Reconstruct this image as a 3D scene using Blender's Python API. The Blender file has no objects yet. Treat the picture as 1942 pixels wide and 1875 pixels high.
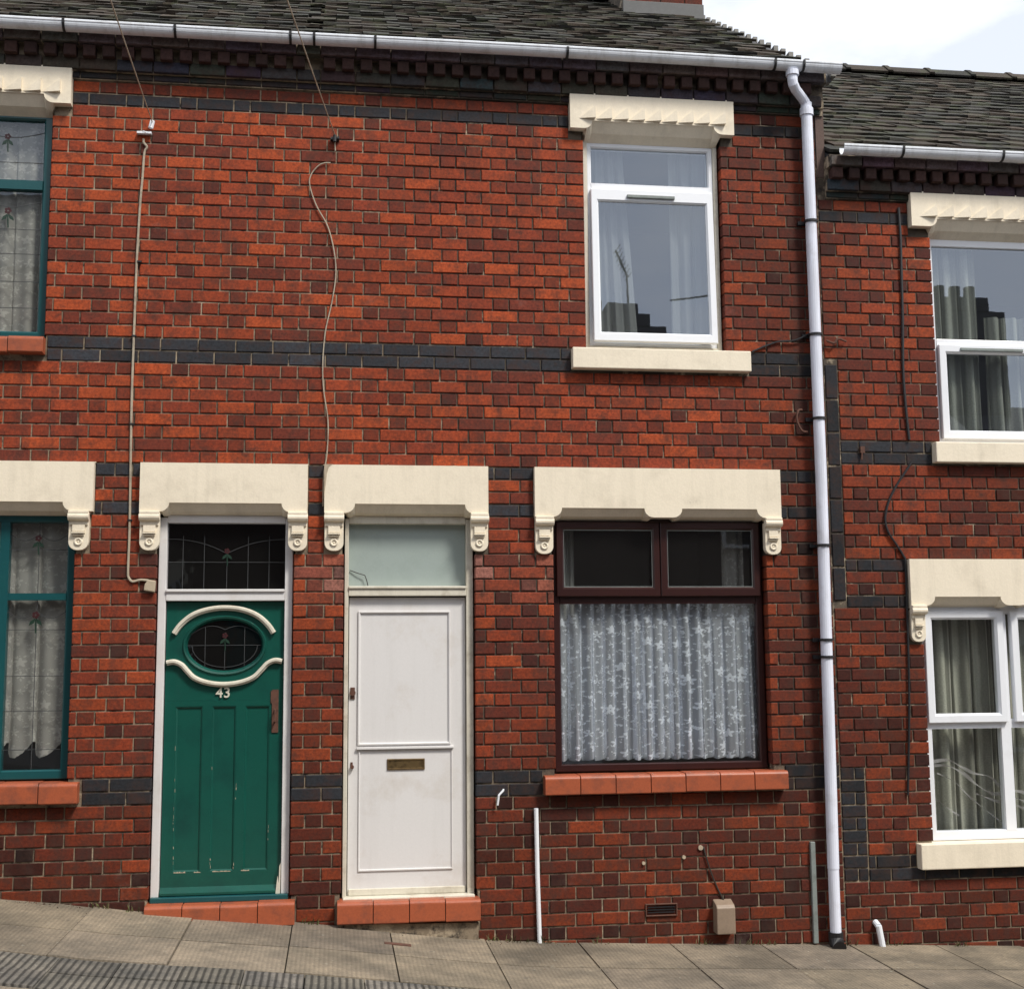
import bpy, math, random
from mathutils import Vector, Matrix, noise as mnoise
random.seed(7)
R = math.radians
scene = bpy.context.scene
COL = scene.collection

# ------------------------------------------------------------------ camera
CAM_D, CAM_H = 8.13, 1.65          # metres from the house fronts, eye height
F_PX, YAW, PITCH, ROLL = 2440.0, R(7.81), R(7.2), R(-.48)

def ray(px, py):
    u, v = px - 971, py - 937.5
    c, s = math.cos(ROLL), math.sin(ROLL)
    u, v = u*c + v*s, -u*s + v*c
    x, y, z = u/F_PX, 1.0, -v/F_PX
    c, s = math.cos(PITCH), math.sin(PITCH)
    y, z = y*c - z*s, y*s + z*c
    c, s = math.cos(YAW), math.sin(YAW)
    return Vector((x*c + y*s, -x*s + y*c, z))

cam_data = bpy.data.cameras.new('camera')
cam = bpy.data.objects.new('camera', cam_data)
COL.objects.link(cam)
scene.camera = cam
cam_data.sensor_fit = 'HORIZONTAL'
cam_data.sensor_width = 36.0
cam_data.lens = F_PX/1942*36.0
cam_data.clip_end = 500
fw = ray(971, 937.5).normalized()
rt = (ray(1971, 937.5) - ray(971, 937.5)).normalized()
up = rt.cross(fw)
m3 = Matrix((rt, up, -fw)).transposed()
cam.matrix_world = Matrix.Translation((0, -CAM_D, CAM_H)) @ m3.to_4x4()

# ------------------------------------------------------------------ sky and sun
SUN_EL, SUN_AZ = R(52), R(142)       # azimuth from +Y clockwise: from the right, behind the camera
world = bpy.data.worlds.new('World')
scene.world = world
world.use_nodes = True
wn, wl = world.node_tree.nodes, world.node_tree.links
wn.clear()
wo = wn.new('ShaderNodeOutputWorld')
bg = wn.new('ShaderNodeBackground')
bg.inputs['Strength'].default_value = 0.10
sky = wn.new('ShaderNodeTexSky')
sky.sky_type = 'NISHITA'
sky.sun_disc = False
sky.sun_elevation = SUN_EL
sky.sun_rotation = SUN_AZ
tc = wn.new('ShaderNodeTexCoord')
mp = wn.new('ShaderNodeMapping')
mp.inputs['Scale'].default_value = (1, 1, 2.2)
mp.inputs['Location'].default_value = (.35, .2, .1)
nz = wn.new('ShaderNodeTexNoise')
nz.inputs['Scale'].default_value = 3.2
nz.inputs['Detail'].default_value = 7
nz.inputs['Roughness'].default_value = .55
rp = wn.new('ShaderNodeValToRGB')
rp.color_ramp.elements[0].position = .42
rp.color_ramp.elements[0].color = (.62, .62, .62, 1)
rp.color_ramp.elements[1].position = .58
rp.color_ramp.elements[1].color = (1, 1, 1, 1)
mx = wn.new('ShaderNodeMix')
mx.data_type = 'RGBA'
mx.inputs['B'].default_value = (8.3, 8.5, 8.9, 1)
wl.new(tc.outputs['Generated'], mp.inputs['Vector'])
wl.new(mp.outputs['Vector'], nz.inputs['Vector'])
wl.new(nz.outputs['Fac'], rp.inputs['Fac'])
wl.new(rp.outputs['Color'], mx.inputs['Factor'])
wl.new(sky.outputs['Color'], mx.inputs['A'])
wl.new(mx.outputs['Result'], bg.inputs['Color'])
wl.new(bg.outputs['Background'], wo.inputs['Surface'])

sun_data = bpy.data.lights.new('sun', 'SUN')
sun_data.energy = 2.6
sun_data.angle = R(11)
sun_data.color = (1, .95, .86)
sun = bpy.data.objects.new('sun', sun_data)
COL.objects.link(sun)
sdir = Vector((math.sin(SUN_AZ)*math.cos(SUN_EL), math.cos(SUN_AZ)*math.cos(SUN_EL), math.sin(SUN_EL)))
sun.rotation_euler = sdir.to_track_quat('Z', 'Y').to_euler()

scene.view_settings.view_transform = 'Standard'
scene.view_settings.look = 'None'
scene.view_settings.exposure = 0.60
scene.view_settings.gamma = 1
scene.view_settings.use_curve_mapping = False
scene.cycles.max_bounces = 8
scene.cycles.transparent_max_bounces = 16

# ------------------------------------------------------------------ materials
def new_mat(name):
    m = bpy.data.materials.new(name)
    m.use_nodes = True
    nt = m.node_tree
    return m, nt.nodes, nt.links, nt.nodes['Principled BSDF']

def noise(n, l, scale, detail=4, rough=.6, vec=None):
    t = n.new('ShaderNodeTexNoise')
    t.inputs['Scale'].default_value = scale
    t.inputs['Detail'].default_value = detail
    t.inputs['Roughness'].default_value = rough
    if vec is not None:
        l.new(vec, t.inputs['Vector'])
    return t

def ramp(n, l, src, p0, p1, c0=(0, 0, 0), c1=(1, 1, 1)):
    r = n.new('ShaderNodeValToRGB')
    r.color_ramp.elements[0].position = p0
    r.color_ramp.elements[0].color = (*c0, 1)
    r.color_ramp.elements[1].position = p1
    r.color_ramp.elements[1].color = (*c1, 1)
    l.new(src, r.inputs['Fac'])
    return r.outputs['Color']

def mixc(n, l, fac, a, b, blend='MIX'):
    x = n.new('ShaderNodeMix')
    x.data_type = 'RGBA'
    x.blend_type = blend
    for key, val in (('Factor', fac), ('A', a), ('B', b)):
        if isinstance(val, (int, float)):
            x.inputs[key].default_value = val
        elif isinstance(val, tuple):
            x.inputs[key].default_value = (*val, 1)
        else:
            l.new(val, x.inputs[key])
    return x.outputs['Result']

def bump(n, l, b, src, strength, dist=.002):
    u = n.new('ShaderNodeBump')
    u.inputs['Strength'].default_value = strength
    u.inputs['Distance'].default_value = dist
    l.new(src, u.inputs['Height'])
    l.new(u.outputs['Normal'], b.inputs['Normal'])

def plain(name, col, rough=.5, dirt=None, dirt_amt=.35, scale=6., fine=.12, bmp=.25, metal=0., thr=(.48, .72), coat=0, streak=0., chips=None):
    m, n, l, b = new_mat(name)
    g = n.new('ShaderNodeNewGeometry').outputs['Position']
    f = noise(n, l, 90, 3, .7, g)
    k = 1 - fine
    c = mixc(n, l, 1.0, col, ramp(n, l, f.outputs['Fac'], .3, .7, (k, k, k), (1, 1, 1)), 'MULTIPLY')
    if dirt:
        d = noise(n, l, scale, 6, .68, g)
        msk = mixc(n, l, 1.0, ramp(n, l, d.outputs['Fac'], *thr), (dirt_amt,)*3, 'MULTIPLY')
        c = mixc(n, l, msk, c, dirt)
    if streak:
        mpn = n.new('ShaderNodeMapping'); mpn.inputs['Scale'].default_value = (14, 6, 1.1); l.new(g, mpn.inputs['Vector'])
        st = noise(n, l, 1.0, 8, .7, mpn.outputs['Vector'])
        c = mixc(n, l, mixc(n, l, 1.0, ramp(n, l, st.outputs['Fac'], .5, .72), (streak,)*3, 'MULTIPLY'), c, (.16, .14, .10))
    if chips:
        cp = noise(n, l, 16, 9, .75, g)
        c = mixc(n, l, ramp(n, l, cp.outputs['Fac'], .685, .70), c, chips)
    l.new(c, b.inputs['Base Color'])
    b.inputs['Roughness'].default_value = rough
    b.inputs['Metallic'].default_value = metal
    b.inputs['Coat Weight'].default_value = coat
    if bmp:
        bb = noise(n, l, 45, 6, .65, g)
        bump(n, l, b, bb.outputs['Fac'], bmp)
    return m

def brick_mat(name, use_attr, lime=.0):
    m, n, l, b = new_mat(name)
    g = n.new('ShaderNodeNewGeometry').outputs['Position']
    if use_attr:
        a = n.new('ShaderNodeAttribute')
        a.attribute_name = 'Col'
        base = a.outputs['Color']
    else:
        base = n.new('ShaderNodeObjectInfo').outputs['Color']
    f = noise(n, l, 55, 8, .78, g)
    c = mixc(n, l, 1.0, base, ramp(n, l, f.outputs['Fac'], .36, .60, (.50, .46, .46), (1.2, 1.2, 1.18)), 'MULTIPLY')
    s = noise(n, l, 9, 7, .72, g)
    c = mixc(n, l, mixc(n, l, 1.0, ramp(n, l, s.outputs['Fac'], .47, .66), (.72, .72, .72), 'MULTIPLY'), c, (.05, .022, .015))
    mpn = n.new('ShaderNodeMapping'); mpn.inputs['Scale'].default_value = (3.2, 1, .55); l.new(g, mpn.inputs['Vector'])
    st = noise(n, l, 2.0, 7, .7, mpn.outputs['Vector'])
    c = mixc(n, l, mixc(n, l, 1.0, ramp(n, l, st.outputs['Fac'], .52, .72), (.6, .6, .6), 'MULTIPLY'), c, (.035, .022, .018))
    w = noise(n, l, 2.2, 8, .75, g)
    c = mixc(n, l, mixc(n, l, 1.0, ramp(n, l, w.outputs['Fac'], .62, .78), (.22, .22, .22), 'MULTIPLY'), c, (.33, .27, .24))
    l.new(c, b.inputs['Base Color'])
    b.inputs['Roughness'].default_value = .82
    b.inputs['Specular IOR Level'].default_value = .3
    bb = noise(n, l, 70, 8, .75, g)
    bump(n, l, b, bb.outputs['Fac'], .55, .003)
    return m

M = {}
M['brick'] = brick_mat('brick_single', False)
M['brickwork'] = brick_mat('brick_joined', True)
def mortar():
    m, n, l, b = new_mat('mortar')
    g = n.new('ShaderNodeNewGeometry').outputs['Position']
    a = noise(n, l, .9, 5, .6, g)
    f = noise(n, l, 14, 6, .7, g)
    # the middle of the wall has dark joints, the left end and the foot were repointed lighter
    sx = n.new('ShaderNodeSeparateXYZ'); l.new(g, sx.inputs[0])
    rx = ramp(n, l, sx.outputs['X'], 0, .7, (1, 1, 1), (.30, .30, .30))
    rz = ramp(n, l, sx.outputs['Z'], .9, 1.0, (.85, .85, .85), (0, 0, 0))
    reg = mixc(n, l, 1., rx, rz, 'LIGHTEN')
    c = mixc(n, l, mixc(n, l, 1., ramp(n, l, a.outputs['Fac'], .32, .52), reg, 'MULTIPLY'), (.030, .024, .020), (.27, .21, .145))
    c = mixc(n, l, ramp(n, l, f.outputs['Fac'], .48, .66), c, (.03, .024, .02))
    f2 = noise(n, l, 5, 5, .7, g)
    c = mixc(n, l, ramp(n, l, f2.outputs['Fac'], .55, .66), c, (.42, .34, .24))
    l.new(c, b.inputs['Base Color'])
    b.inputs['Roughness'].default_value = .95
    bump(n, l, b, noise(n, l, 90, 6, .8, g).outputs['Fac'], .8, .004)
    return m
M['mortar'] = mortar()
M['cream'] = plain('cream_masonry_paint', (.82, .73, .58), .6, (.42, .36, .27), .45, 4, .08, .6, thr=(.5, .78), streak=.13, chips=(.5, .42, .32))
M['creamwood'] = plain('cream_gloss_wood', (.66, .62, .52), .4, (.3, .25, .18), .6, 7, .06, .2, thr=(.5, .72), streak=.2, chips=(.3, .22, .14))
M['white'] = plain('white_gloss_paint', (.69, .675, .67), .38, (.45, .38, .30), .5, 3, .04, .15, thr=(.52, .78), streak=.07, chips=(.5, .45, .38))
M['upvc'] = plain('white_plastic', (.80, .82, .86), .25, (.5, .48, .44), .25, 5, .02, 0, thr=(.55, .8))
M['pipe'] = plain('pale_pipe_plastic', (.74, .77, .88), .3, (.3, .28, .28), .5, 4, .04, .05, thr=(.54, .78), streak=.3)
M['gutter'] = plain('weathered_gutter_plastic', (.74, .77, .82), .4, (.2, .21, .18), .6, 5, .06, .1, thr=(.54, .8), streak=.35)
M['teal'] = plain('teal_gloss_paint', (.007, .070, .078), .3, (.01, .08, .08), .5, 5, .1, .1)
M['green'] = plain('green_gloss_door_paint', (.005, .074, .055), .3, (.003, .036, .032), .6, 4, .12, .25, coat=.15)
M['brown'] = plain('mahogany_plastic', (.034, .009, .008), .33, (.02, .006, .006), .6, 9, .25, .1)
M['redtile'] = plain('red_quarry_tile', (.38, .092, .038), .45, (.13, .05, .035), .75, 9, .2, .35)
M['black'] = plain('black_rubber', (.012, .012, .014), .5, bmp=0)
M['darkwire'] = plain('dark_wire', (.03, .025, .02), .6, bmp=0)
M['wire'] = plain('old_cream_cable', (.42, .36, .27), .6, (.12, .09, .07), .7, 12, bmp=0)
M['lead'] = plain('lead_came', (.055, .058, .06), .45, bmp=0)
M['leadsheet'] = plain('lead_flashing', (.07, .07, .07), .5, (.1, .1, .1), .5, 10)
M['brass'] = plain('tarnished_brass', (.22, .15, .07), .38, (.05, .035, .02), .8, 30, bmp=.2, metal=.7)
M['rust'] = plain('rusty_iron', (.11, .045, .028), .8, (.04, .02, .015), .8, 30, bmp=.5)
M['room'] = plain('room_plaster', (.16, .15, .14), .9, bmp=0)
M['beigebox'] = plain('beige_metal_cover', (.27, .20, .145), .5, (.14, .10, .07), .5, 10)
M['greyboard'] = plain('grey_plastic_trunking', (.22, .25, .24), .6, (.08, .08, .07), .6, 10)
M['fan'] = plain('painted_fanlight_glass', (.34, .40, .38), .28, (.22, .27, .25), .6, 3, .05, .04, coat=.3)
M['wood'] = plain('bare_weathered_wood', (.45, .37, .27), .8, (.2, .15, .1), .6, 14)
M['num'] = plain('pale_metal_numeral', (.62, .60, .50), .4, bmp=0)
M['curtaindark'] = None

def roof_mat(name, use_attr):
    m, n, l, b = new_mat(name)
    g = n.new('ShaderNodeNewGeometry').outputs['Position']
    if use_attr:
        a = n.new('ShaderNodeAttribute'); a.attribute_name = 'Col'
        base = a.outputs['Color']
    else:
        base = n.new('ShaderNodeObjectInfo').outputs['Color']
    f = noise(n, l, 40, 8, .75, g)
    c = mixc(n, l, 1.0, base, ramp(n, l, f.outputs['Fac'], .3, .7, (.45, .45, .45), (1.3, 1.3, 1.3)), 'MULTIPLY')
    s = noise(n, l, 5, 8, .75, g)
    c = mixc(n, l, ramp(n, l, s.outputs['Fac'], .5, .66), c, (.046, .052, .024))
    w = noise(n, l, 17, 8, .8, g)
    c = mixc(n, l, ramp(n, l, w.outputs['Fac'], .60, .70), c, (.12, .115, .085))
    l.new(c, b.inputs['Base Color'])
    b.inputs['Roughness'].default_value = .9
    bump(n, l, b, noise(n, l, 60, 8, .8, g).outputs['Fac'], .9, .006)
    return m
M['tile'] = roof_mat('mossy_roof_tile', False)
M['tilework'] = roof_mat('mossy_roof_tile_joined', True)

def paving(name, base, dark, ridge_scale, ridge_strength):
    m, n, l, b = new_mat(name)
    g = n.new('ShaderNodeNewGeometry').outputs['Position']
    oc = n.new('ShaderNodeObjectInfo').outputs['Color']
    f = noise(n, l, 3, 8, .75, g)
    c = mixc(n, l, ramp(n, l, f.outputs['Fac'], .38, .62), dark, base)
    s = noise(n, l, 70, 6, .8, g)
    c = mixc(n, l, 1.0, c, ramp(n, l, s.outputs['Fac'], .32, .68, (.62, .62, .62), (1.15, 1.15, 1.15)), 'MULTIPLY')
    sb = noise(n, l, 1.1, 9, .7, g)
    c = mixc(n, l, mixc(n, l, 1.0, ramp(n, l, sb.outputs['Fac'], .48, .62), (.6, .6, .6), 'MULTIPLY'), c, tuple(q*.45 for q in dark))
    gm = n.new('ShaderNodeTexVoronoi'); gm.inputs['Scale'].default_value = 5.5; l.new(g, gm.inputs['Vector'])
    c = mixc(n, l, ramp(n, l, gm.outputs['Distance'], .07, .09, (.6, .6, .6), (0, 0, 0)), c, (.09, .08, .07))
    sp = noise(n, l, 28, 4, .6, g)
    c = mixc(n, l, mixc(n, l, 1., ramp(n, l, sp.outputs['Fac'], .66, .72), (.5, .5, .5), 'MULTIPLY'), c, (.42, .40, .34))
    c = mixc(n, l, 1.0, c, oc, 'MULTIPLY')
    wv = n.new('ShaderNodeTexWave')
    wv.inputs['Scale'].default_value = ridge_scale
    wv.inputs['Distortion'].default_value = .6
    l.new(g, wv.inputs['Vector'])
    k = max(.15, 1 - ridge_strength*.45)
    c = mixc(n, l, 1.0, c, ramp(n, l, wv.outputs['Fac'], .1, .6, (k, k, k), (1, 1, 1)), 'MULTIPLY')
    l.new(c, b.inputs['Base Color'])
    b.inputs['Roughness'].default_value = .85
    ad = n.new('ShaderNodeMath'); ad.operation = 'ADD'
    l.new(wv.outputs['Fac'], ad.inputs[0]); l.new(s.outputs['Fac'], ad.inputs[1])
    bump(n, l, b, ad.outputs[0], .6*ridge_strength + .2, .004)
    return m
M['slab'] = paving('concrete_paving_slab', (.30, .243, .178), (.165, .138, .105), 13, .3)
M['bluepaver'] = paving('ribbed_blue_paver', (.24, .215, .18), (.10, .095, .085), 9, 1.6)
M['asphalt'] = plain('asphalt', (.05, .05, .052), .9, (.09, .09, .085), .5, 8, .3, .8)
M['kerb'] = plain('granite_kerb', (.25, .24, .22), .8, (.1, .1, .1), .5, 10, .3, .4)
M['joint'] = plain('paving_joint_dirt', (.045, .04, .03), .95, (.05, .065, .03), .5, 10)
M['oppbrick'] = plain('brown_brick_far', (.13, .085, .07), .9, (.06, .045, .04), .6, 4, .3, .3)
M['opproof'] = plain('dark_slate_far', (.06, .06, .065), .8, (.03, .03, .03), .6, 6)
M['petalred'] = plain('red_stained_glass', (.045, .010, .012), .4, bmp=0)
M['leafgreen'] = plain('green_stained_glass', (.012, .035, .022), .4, bmp=0)

def glass(name, tint=(1, 1, 1), refl=.10, wav=.0, haze=0.0):
    m = bpy.data.materials.new(name)
    m.use_nodes = True
    n, l = m.node_tree.nodes, m.node_tree.links
    n.clear()
    o = n.new('ShaderNodeOutputMaterial')
    t = n.new('ShaderNodeBsdfTransparent'); t.inputs['Color'].default_value = (*tint, 1)
    gl = n.new('ShaderNodeBsdfGlossy'); gl.inputs['Roughness'].default_value = .01; gl.inputs['Color'].default_value = (.80, .88, 1, 1)
    fr = n.new('ShaderNodeFresnel')
    bf = n.new('ShaderNodeNewGeometry'); io = n.new('ShaderNodeMath'); io.operation = 'MULTIPLY_ADD'
    io.inputs[1].default_value = -.8333; io.inputs[2].default_value = 1.5     # a thin pane reflects alike from both sides
    l.new(bf.outputs['Backfacing'], io.inputs[0]); l.new(io.outputs[0], fr.inputs['IOR'])
    ad = n.new('ShaderNodeMath'); ad.operation = 'ADD'; ad.inputs[1].default_value = refl
    l.new(fr.outputs[0], ad.inputs[0])
    mxs = n.new('ShaderNodeMixShader')
    l.new(ad.outputs[0], mxs.inputs[0]); l.new(t.outputs[0], mxs.inputs[1]); l.new(gl.outputs[0], mxs.inputs[2])
    out = mxs.outputs[0]
    if haze:
        df = n.new('ShaderNodeBsdfDiffuse'); df.inputs['Color'].default_value = (.5, .5, .48, 1)
        m2 = n.new('ShaderNodeMixShader'); m2.inputs[0].default_value = haze
        l.new(out, m2.inputs[1]); l.new(df.outputs[0], m2.inputs[2])
        out = m2.outputs[0]
    if wav:
        g = n.new('ShaderNodeNewGeometry').outputs['Position']
        t2 = noise(n, l, 5, 2, .5, g)
        bp = n.new('ShaderNodeBump'); bp.inputs['Strength'].default_value = wav; bp.inputs['Distance'].default_value = .004
        l.new(t2.outputs['Fac'], bp.inputs['Height'])
        l.new(bp.outputs['Normal'], gl.inputs['Normal'])
    l.new(out, o.inputs['Surface'])
    return m
M['glass'] = glass('window_glass', (.90, .92, .91), .03, .06, .012)
M['glassdark'] = glass('dark_leaded_glass', (.35, .33, .33), .0, .6, .01)
M['glassup'] = glass('double_glazing', (.74, .78, .80), .16, .02, .01)

def cloth(name, col, cover, lace=False, stripes=False):
    m = bpy.data.materials.new(name)
    m.use_nodes = True
    n, l = m.node_tree.nodes, m.node_tree.links
    n.clear()
    o = n.new('ShaderNodeOutputMaterial')
    uv = n.new('ShaderNodeTexCoord').outputs['UV']
    d = n.new('ShaderNodeBsdfDiffuse'); tr = n.new('ShaderNodeBsdfTranslucent'); tp = n.new('ShaderNodeBsdfTransparent')
    colr = None
    if stripes:
        wv = n.new('ShaderNodeTexWave'); wv.inputs['Scale'].default_value = 3.1; wv.inputs['Distortion'].default_value = 1.0
        wv.inputs['Detail'].default_value = 3
        l.new(uv, wv.inputs['Vector'])
        colr = ramp(n, l, wv.outputs['Fac'], .35, .75, tuple(c*.5 for c in col), col)
        nn = noise(n, l, 120, 4, .8, uv)
        colr = mixc(n, l, 1., colr, ramp(n, l, nn.outputs['Fac'], .35, .65, (.7, .7, .7), (1.1, 1.1, 1.1)), 'MULTIPLY')
        l.new(colr, d.inputs['Color']); l.new(colr, tr.inputs['Color'])
    else:
        d.inputs['Color'].default_value = (*col, 1); tr.inputs['Color'].default_value = (*col, 1)
    m1 = n.new('ShaderNodeMixShader'); m1.inputs[0].default_value = .35
    l.new(d.outputs[0], m1.inputs[1]); l.new(tr.outputs[0], m1.inputs[2])
    m2 = n.new('ShaderNodeMixShader')
    l.new(tp.outputs[0], m2.inputs[1]); l.new(m1.outputs[0], m2.inputs[2])
    if lace:
        # scattered five-petalled flowers and leaf sprays woven into an open net
        vo = n.new('ShaderNodeTexVoronoi'); vo.inputs['Scale'].default_value = 12.5
        vo.inputs['Randomness'].default_value = .55
        l.new(uv, vo.inputs['Vector'])
        sc = n.new('ShaderNodeVectorMath'); sc.operation = 'SCALE'; sc.inputs['Scale'].default_value = 12.5
        l.new(uv, sc.inputs[0])
        su = n.new('ShaderNodeVectorMath'); su.operation = 'SUBTRACT'
        l.new(sc.outputs[0], su.inputs[0])
        s2 = n.new('ShaderNodeVectorMath'); s2.operation = 'SCALE'; s2.inputs['Scale'].default_value = 12.5
        l.new(vo.outputs['Position'], s2.inputs[0])
        l.new(s2.outputs[0], su.inputs[1])
        sx = n.new('ShaderNodeSeparateXYZ'); l.new(su.outputs[0], sx.inputs[0])
        at = n.new('ShaderNodeMath'); at.operation = 'ARCTAN2'
        l.new(sx.outputs['X'], at.inputs[0]); l.new(sx.outputs['Y'], at.inputs[1])
        m5 = n.new('ShaderNodeMath'); m5.operation = 'MULTIPLY'; m5.inputs[1].default_value = 5
        l.new(at.outputs[0], m5.inputs[0])
        co = n.new('ShaderNodeMath'); co.operation = 'COSINE'; l.new(m5.outputs[0], co.inputs[0])
        ma = n.new('ShaderNodeMath'); ma.operation = 'MULTIPLY_ADD'; ma.inputs[1].default_value = .09; ma.inputs[2].default_value = .30
        l.new(co.outputs[0], ma.inputs[0])
        lt = n.new('ShaderNodeMath'); lt.operation = 'LESS_THAN'
        l.new(vo.outputs['Distance'], lt.inputs[0]); l.new(ma.outputs[0], lt.inputs[1])
        gt = n.new('ShaderNodeMath'); gt.operation = 'GREATER_THAN'; gt.inputs[1].default_value = .07
        l.new(vo.outputs['Distance'], gt.inputs[0])
        fl = n.new('ShaderNodeMath'); fl.operation = 'MULTIPLY'
        l.new(lt.outputs[0], fl.inputs[0]); l.new(gt.outputs[0], fl.inputs[1])
        ln = noise(n, l, 38, 3, .6, uv)
        lf = n.new('ShaderNodeMath'); lf.operation = 'GREATER_THAN'; lf.inputs[1].default_value = .60
        l.new(ln.outputs['Fac'], lf.inputs[0])
        mxm = n.new('ShaderNodeMath'); mxm.operation = 'MAXIMUM'
        l.new(fl.outputs[0], mxm.inputs[0]); l.new(lf.outputs[0], mxm.inputs[1])
        fin = n.new('ShaderNodeMath'); fin.operation = 'MULTIPLY_ADD'
        fin.inputs[1].default_value = .84 - cover; fin.inputs[2].default_value = cover
        l.new(mxm.outputs[0], fin.inputs[0])
        l.new(fin.outputs[0], m2.inputs[0])
    else:
        m2.inputs[0].default_value = cover
    l.new(m2.outputs[0], o.inputs['Surface'])
    return m
M['lace'] = cloth('white_flower_lace', (.88, .92, 1.0), .38, lace=True)
M['net'] = cloth('grey_net', (.68, .66, .62), .6, lace=True)
M['sheer'] = cloth('sheer_voile', (.80, .80, .76), .42)
M['stripe'] = cloth('grey_striped_curtain', (.66, .66, .56), .97, stripes=True)

# ------------------------------------------------------------------ mesh helpers
class MB:
    def __init__(s):
        s.v, s.f, s.c, s.uv = [], [], [], {}
    def add(s, vs, fs, col=None):
        o = len(s.v)
        s.v += [tuple(v) for v in vs]
        for f in fs:
            s.f.append(tuple(i + o for i in f))
            s.c.append(col)
        return s
    def box(s, x0, x1, y0, y1, z0, z1, col=None):
        vs = [(x, y, z) for z in (z0, z1) for y in (y0, y1) for x in (x0, x1)]
        return s.add(vs, [(0, 2, 3, 1), (4, 5, 7, 6), (0, 1, 5, 4), (1, 3, 7, 5), (3, 2, 6, 7), (2, 0, 4, 6)], col)
    def brick(s, x0, x1, y0, y1, z0, z1, ch=.004, j=0.0, col=None):
        r = lambda: random.uniform(-j, j)
        o = [(x0, z0), (x1, z0), (x1, z1), (x0, z1)]
        i = [(x0+ch, z0+ch), (x1-ch, z0+ch), (x1-ch, z1-ch), (x0+ch, z1-ch)]
        dy = r()*.8
        vs = [(a+r(), y0+dy+r()*.4, b+r()) for a, b in i] + [(a+r()*.5, y0+ch, b+r()*.5) for a, b in o] + [(a, y1, b) for a, b in o]
        fs = [(0, 1, 2, 3)]
        for k in range(4):
            k2 = (k+1) % 4
            fs += [(k+4, k2+4, k2, k), (k+8, k2+8, k2+4, k+4)]
        return s.add(vs, fs, col)
    def prism(s, pts, y0, y1, pts_back=None, col=None):   # outline in x,z, extruded along y
        n = len(pts)
        pb = pts_back or pts
        vs = [(p[0], y0, p[1]) for p in pts] + [(p[0], y1, p[1]) for p in pb]
        fs = [tuple(range(n)), tuple(reversed(range(n, 2*n)))]
        fs += [(i+n, (i+1) % n+n, (i+1) % n, i) for i in range(n)]
        return s.add(vs, fs, col)
    def ring(s, x0, x1, z0, z1, wl, wr, wb, wt, y0, y1, splay=0.0, round_=.004):
        # mitred rectangular frame with splayed inner edge and eased outer edge
        o2 = [(x0, z0), (x1, z0), (x1, z1), (x0, z1)]
        e = round_
        o1 = [(x0+e, z0+e), (x1-e, z0+e), (x1-e, z1-e), (x0+e, z1-e)]
        i1 = [(x0+wl-splay, z0+wb-splay), (x1-wr+splay, z0+wb-splay), (x1-wr+splay, z1-wt+splay), (x0+wl-splay, z1-wt+splay)]
        i2 = [(x0+wl, z0+wb), (x1-wr, z0+wb), (x1-wr, z1-wt), (x0+wl, z1-wt)]
        lay = [(o2, y1), (o2, y0+e), (o1, y0), (i1, y0), (i2, y0+splay+.001), (i2, y1)]
        vs = [(a, y, b) for p, y in lay for a, b in p]
        fs = []
        L = len(lay)
        for q in range(L):
            q2 = (q+1) % L
            for k in range(4):
                k2 = (k+1) % 4
                fs.append((q*4+k, q*4+k2, q2*4+k2, q2*4+k))
        return s.add(vs, fs)
    def tube(s, pts, r, n=8, col=None):
        pts = [Vector(p) for p in pts]
        rings = []
        for i, p in enumerate(pts):
            a = pts[max(i-1, 0)]; b = pts[min(i+1, len(pts)-1)]
            t = (b-a).normalized()
            ref = Vector((0, 1, 0)) if abs(t.y) < .9 else Vector((1, 0, 0))
            u = t.cross(ref).normalized(); w = t.cross(u)
            rings.append([p + (u*math.cos(k*2*math.pi/n) + w*math.sin(k*2*math.pi/n))*r for k in range(n)])
        vs = [q for rg in rings for q in rg]
        fs = [tuple(range(n)), tuple(reversed(range(len(vs)-n, len(vs))))]
        for i in range(len(pts)-1):
            for k in range(n):
                k2 = (k+1) % n
                fs.append((i*n+k, (i+1)*n+k, (i+1)*n+k2, i*n+k2))
        return s.add(vs, fs, col)
    def quad(s, a, b, c, d):
        return s.add([a, b, c, d], [(0, 1, 2, 3)])

WP = {}     # world position of every object built (no rotation or scale on any parent)
def wpos(o):
    return WP[o.name] if o is not None else Vector((0, 0, 0))

def make_mesh(mb, name, mat, c, smooth=False):
    me = bpy.data.meshes.new(name)
    me.from_pydata([(v[0]-c[0], v[1]-c[1], v[2]-c[2]) for v in mb.v], [], mb.f)
    if any(x is not None for x in mb.c):
        at = me.color_attributes.new('Col', 'FLOAT_COLOR', 'CORNER')
        buf = []
        for f, col in zip(mb.f, mb.c):
            buf += list((*(col or (.5, .5, .5)), 1))*len(f)
        at.data.foreach_set('color', buf)
    me.materials.append(mat)
    if smooth:
        me.shade_smooth() if hasattr(me, 'shade_smooth') else None
    return me

def obj(name, mb, mat, parent=None, smooth=False, bevel=0.0, **props):
    xs = [v[0] for v in mb.v]; ys = [v[1] for v in mb.v]; zs = [v[2] for v in mb.v]
    c = Vector(((min(xs)+max(xs))/2, (min(ys)+max(ys))/2, (min(zs)+max(zs))/2))
    if parent is None:
        c.z = min(zs)
    me = make_mesh(mb, name, mat, c)
    o = bpy.data.objects.new(name, me)
    COL.objects.link(o)
    if smooth:
        me.polygons.foreach_set('use_smooth', [True]*len(me.polygons))
    if bevel:
        b = o.modifiers.new('bevel', 'BEVEL')
        b.width = bevel; b.segments = 2; b.limit_method = 'ANGLE'; b.angle_limit = R(35)
    o.parent = parent
    o.location = c - wpos(parent)
    WP[o.name] = c
    for k, v in props.items():
        o[k] = v
    return o

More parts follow.
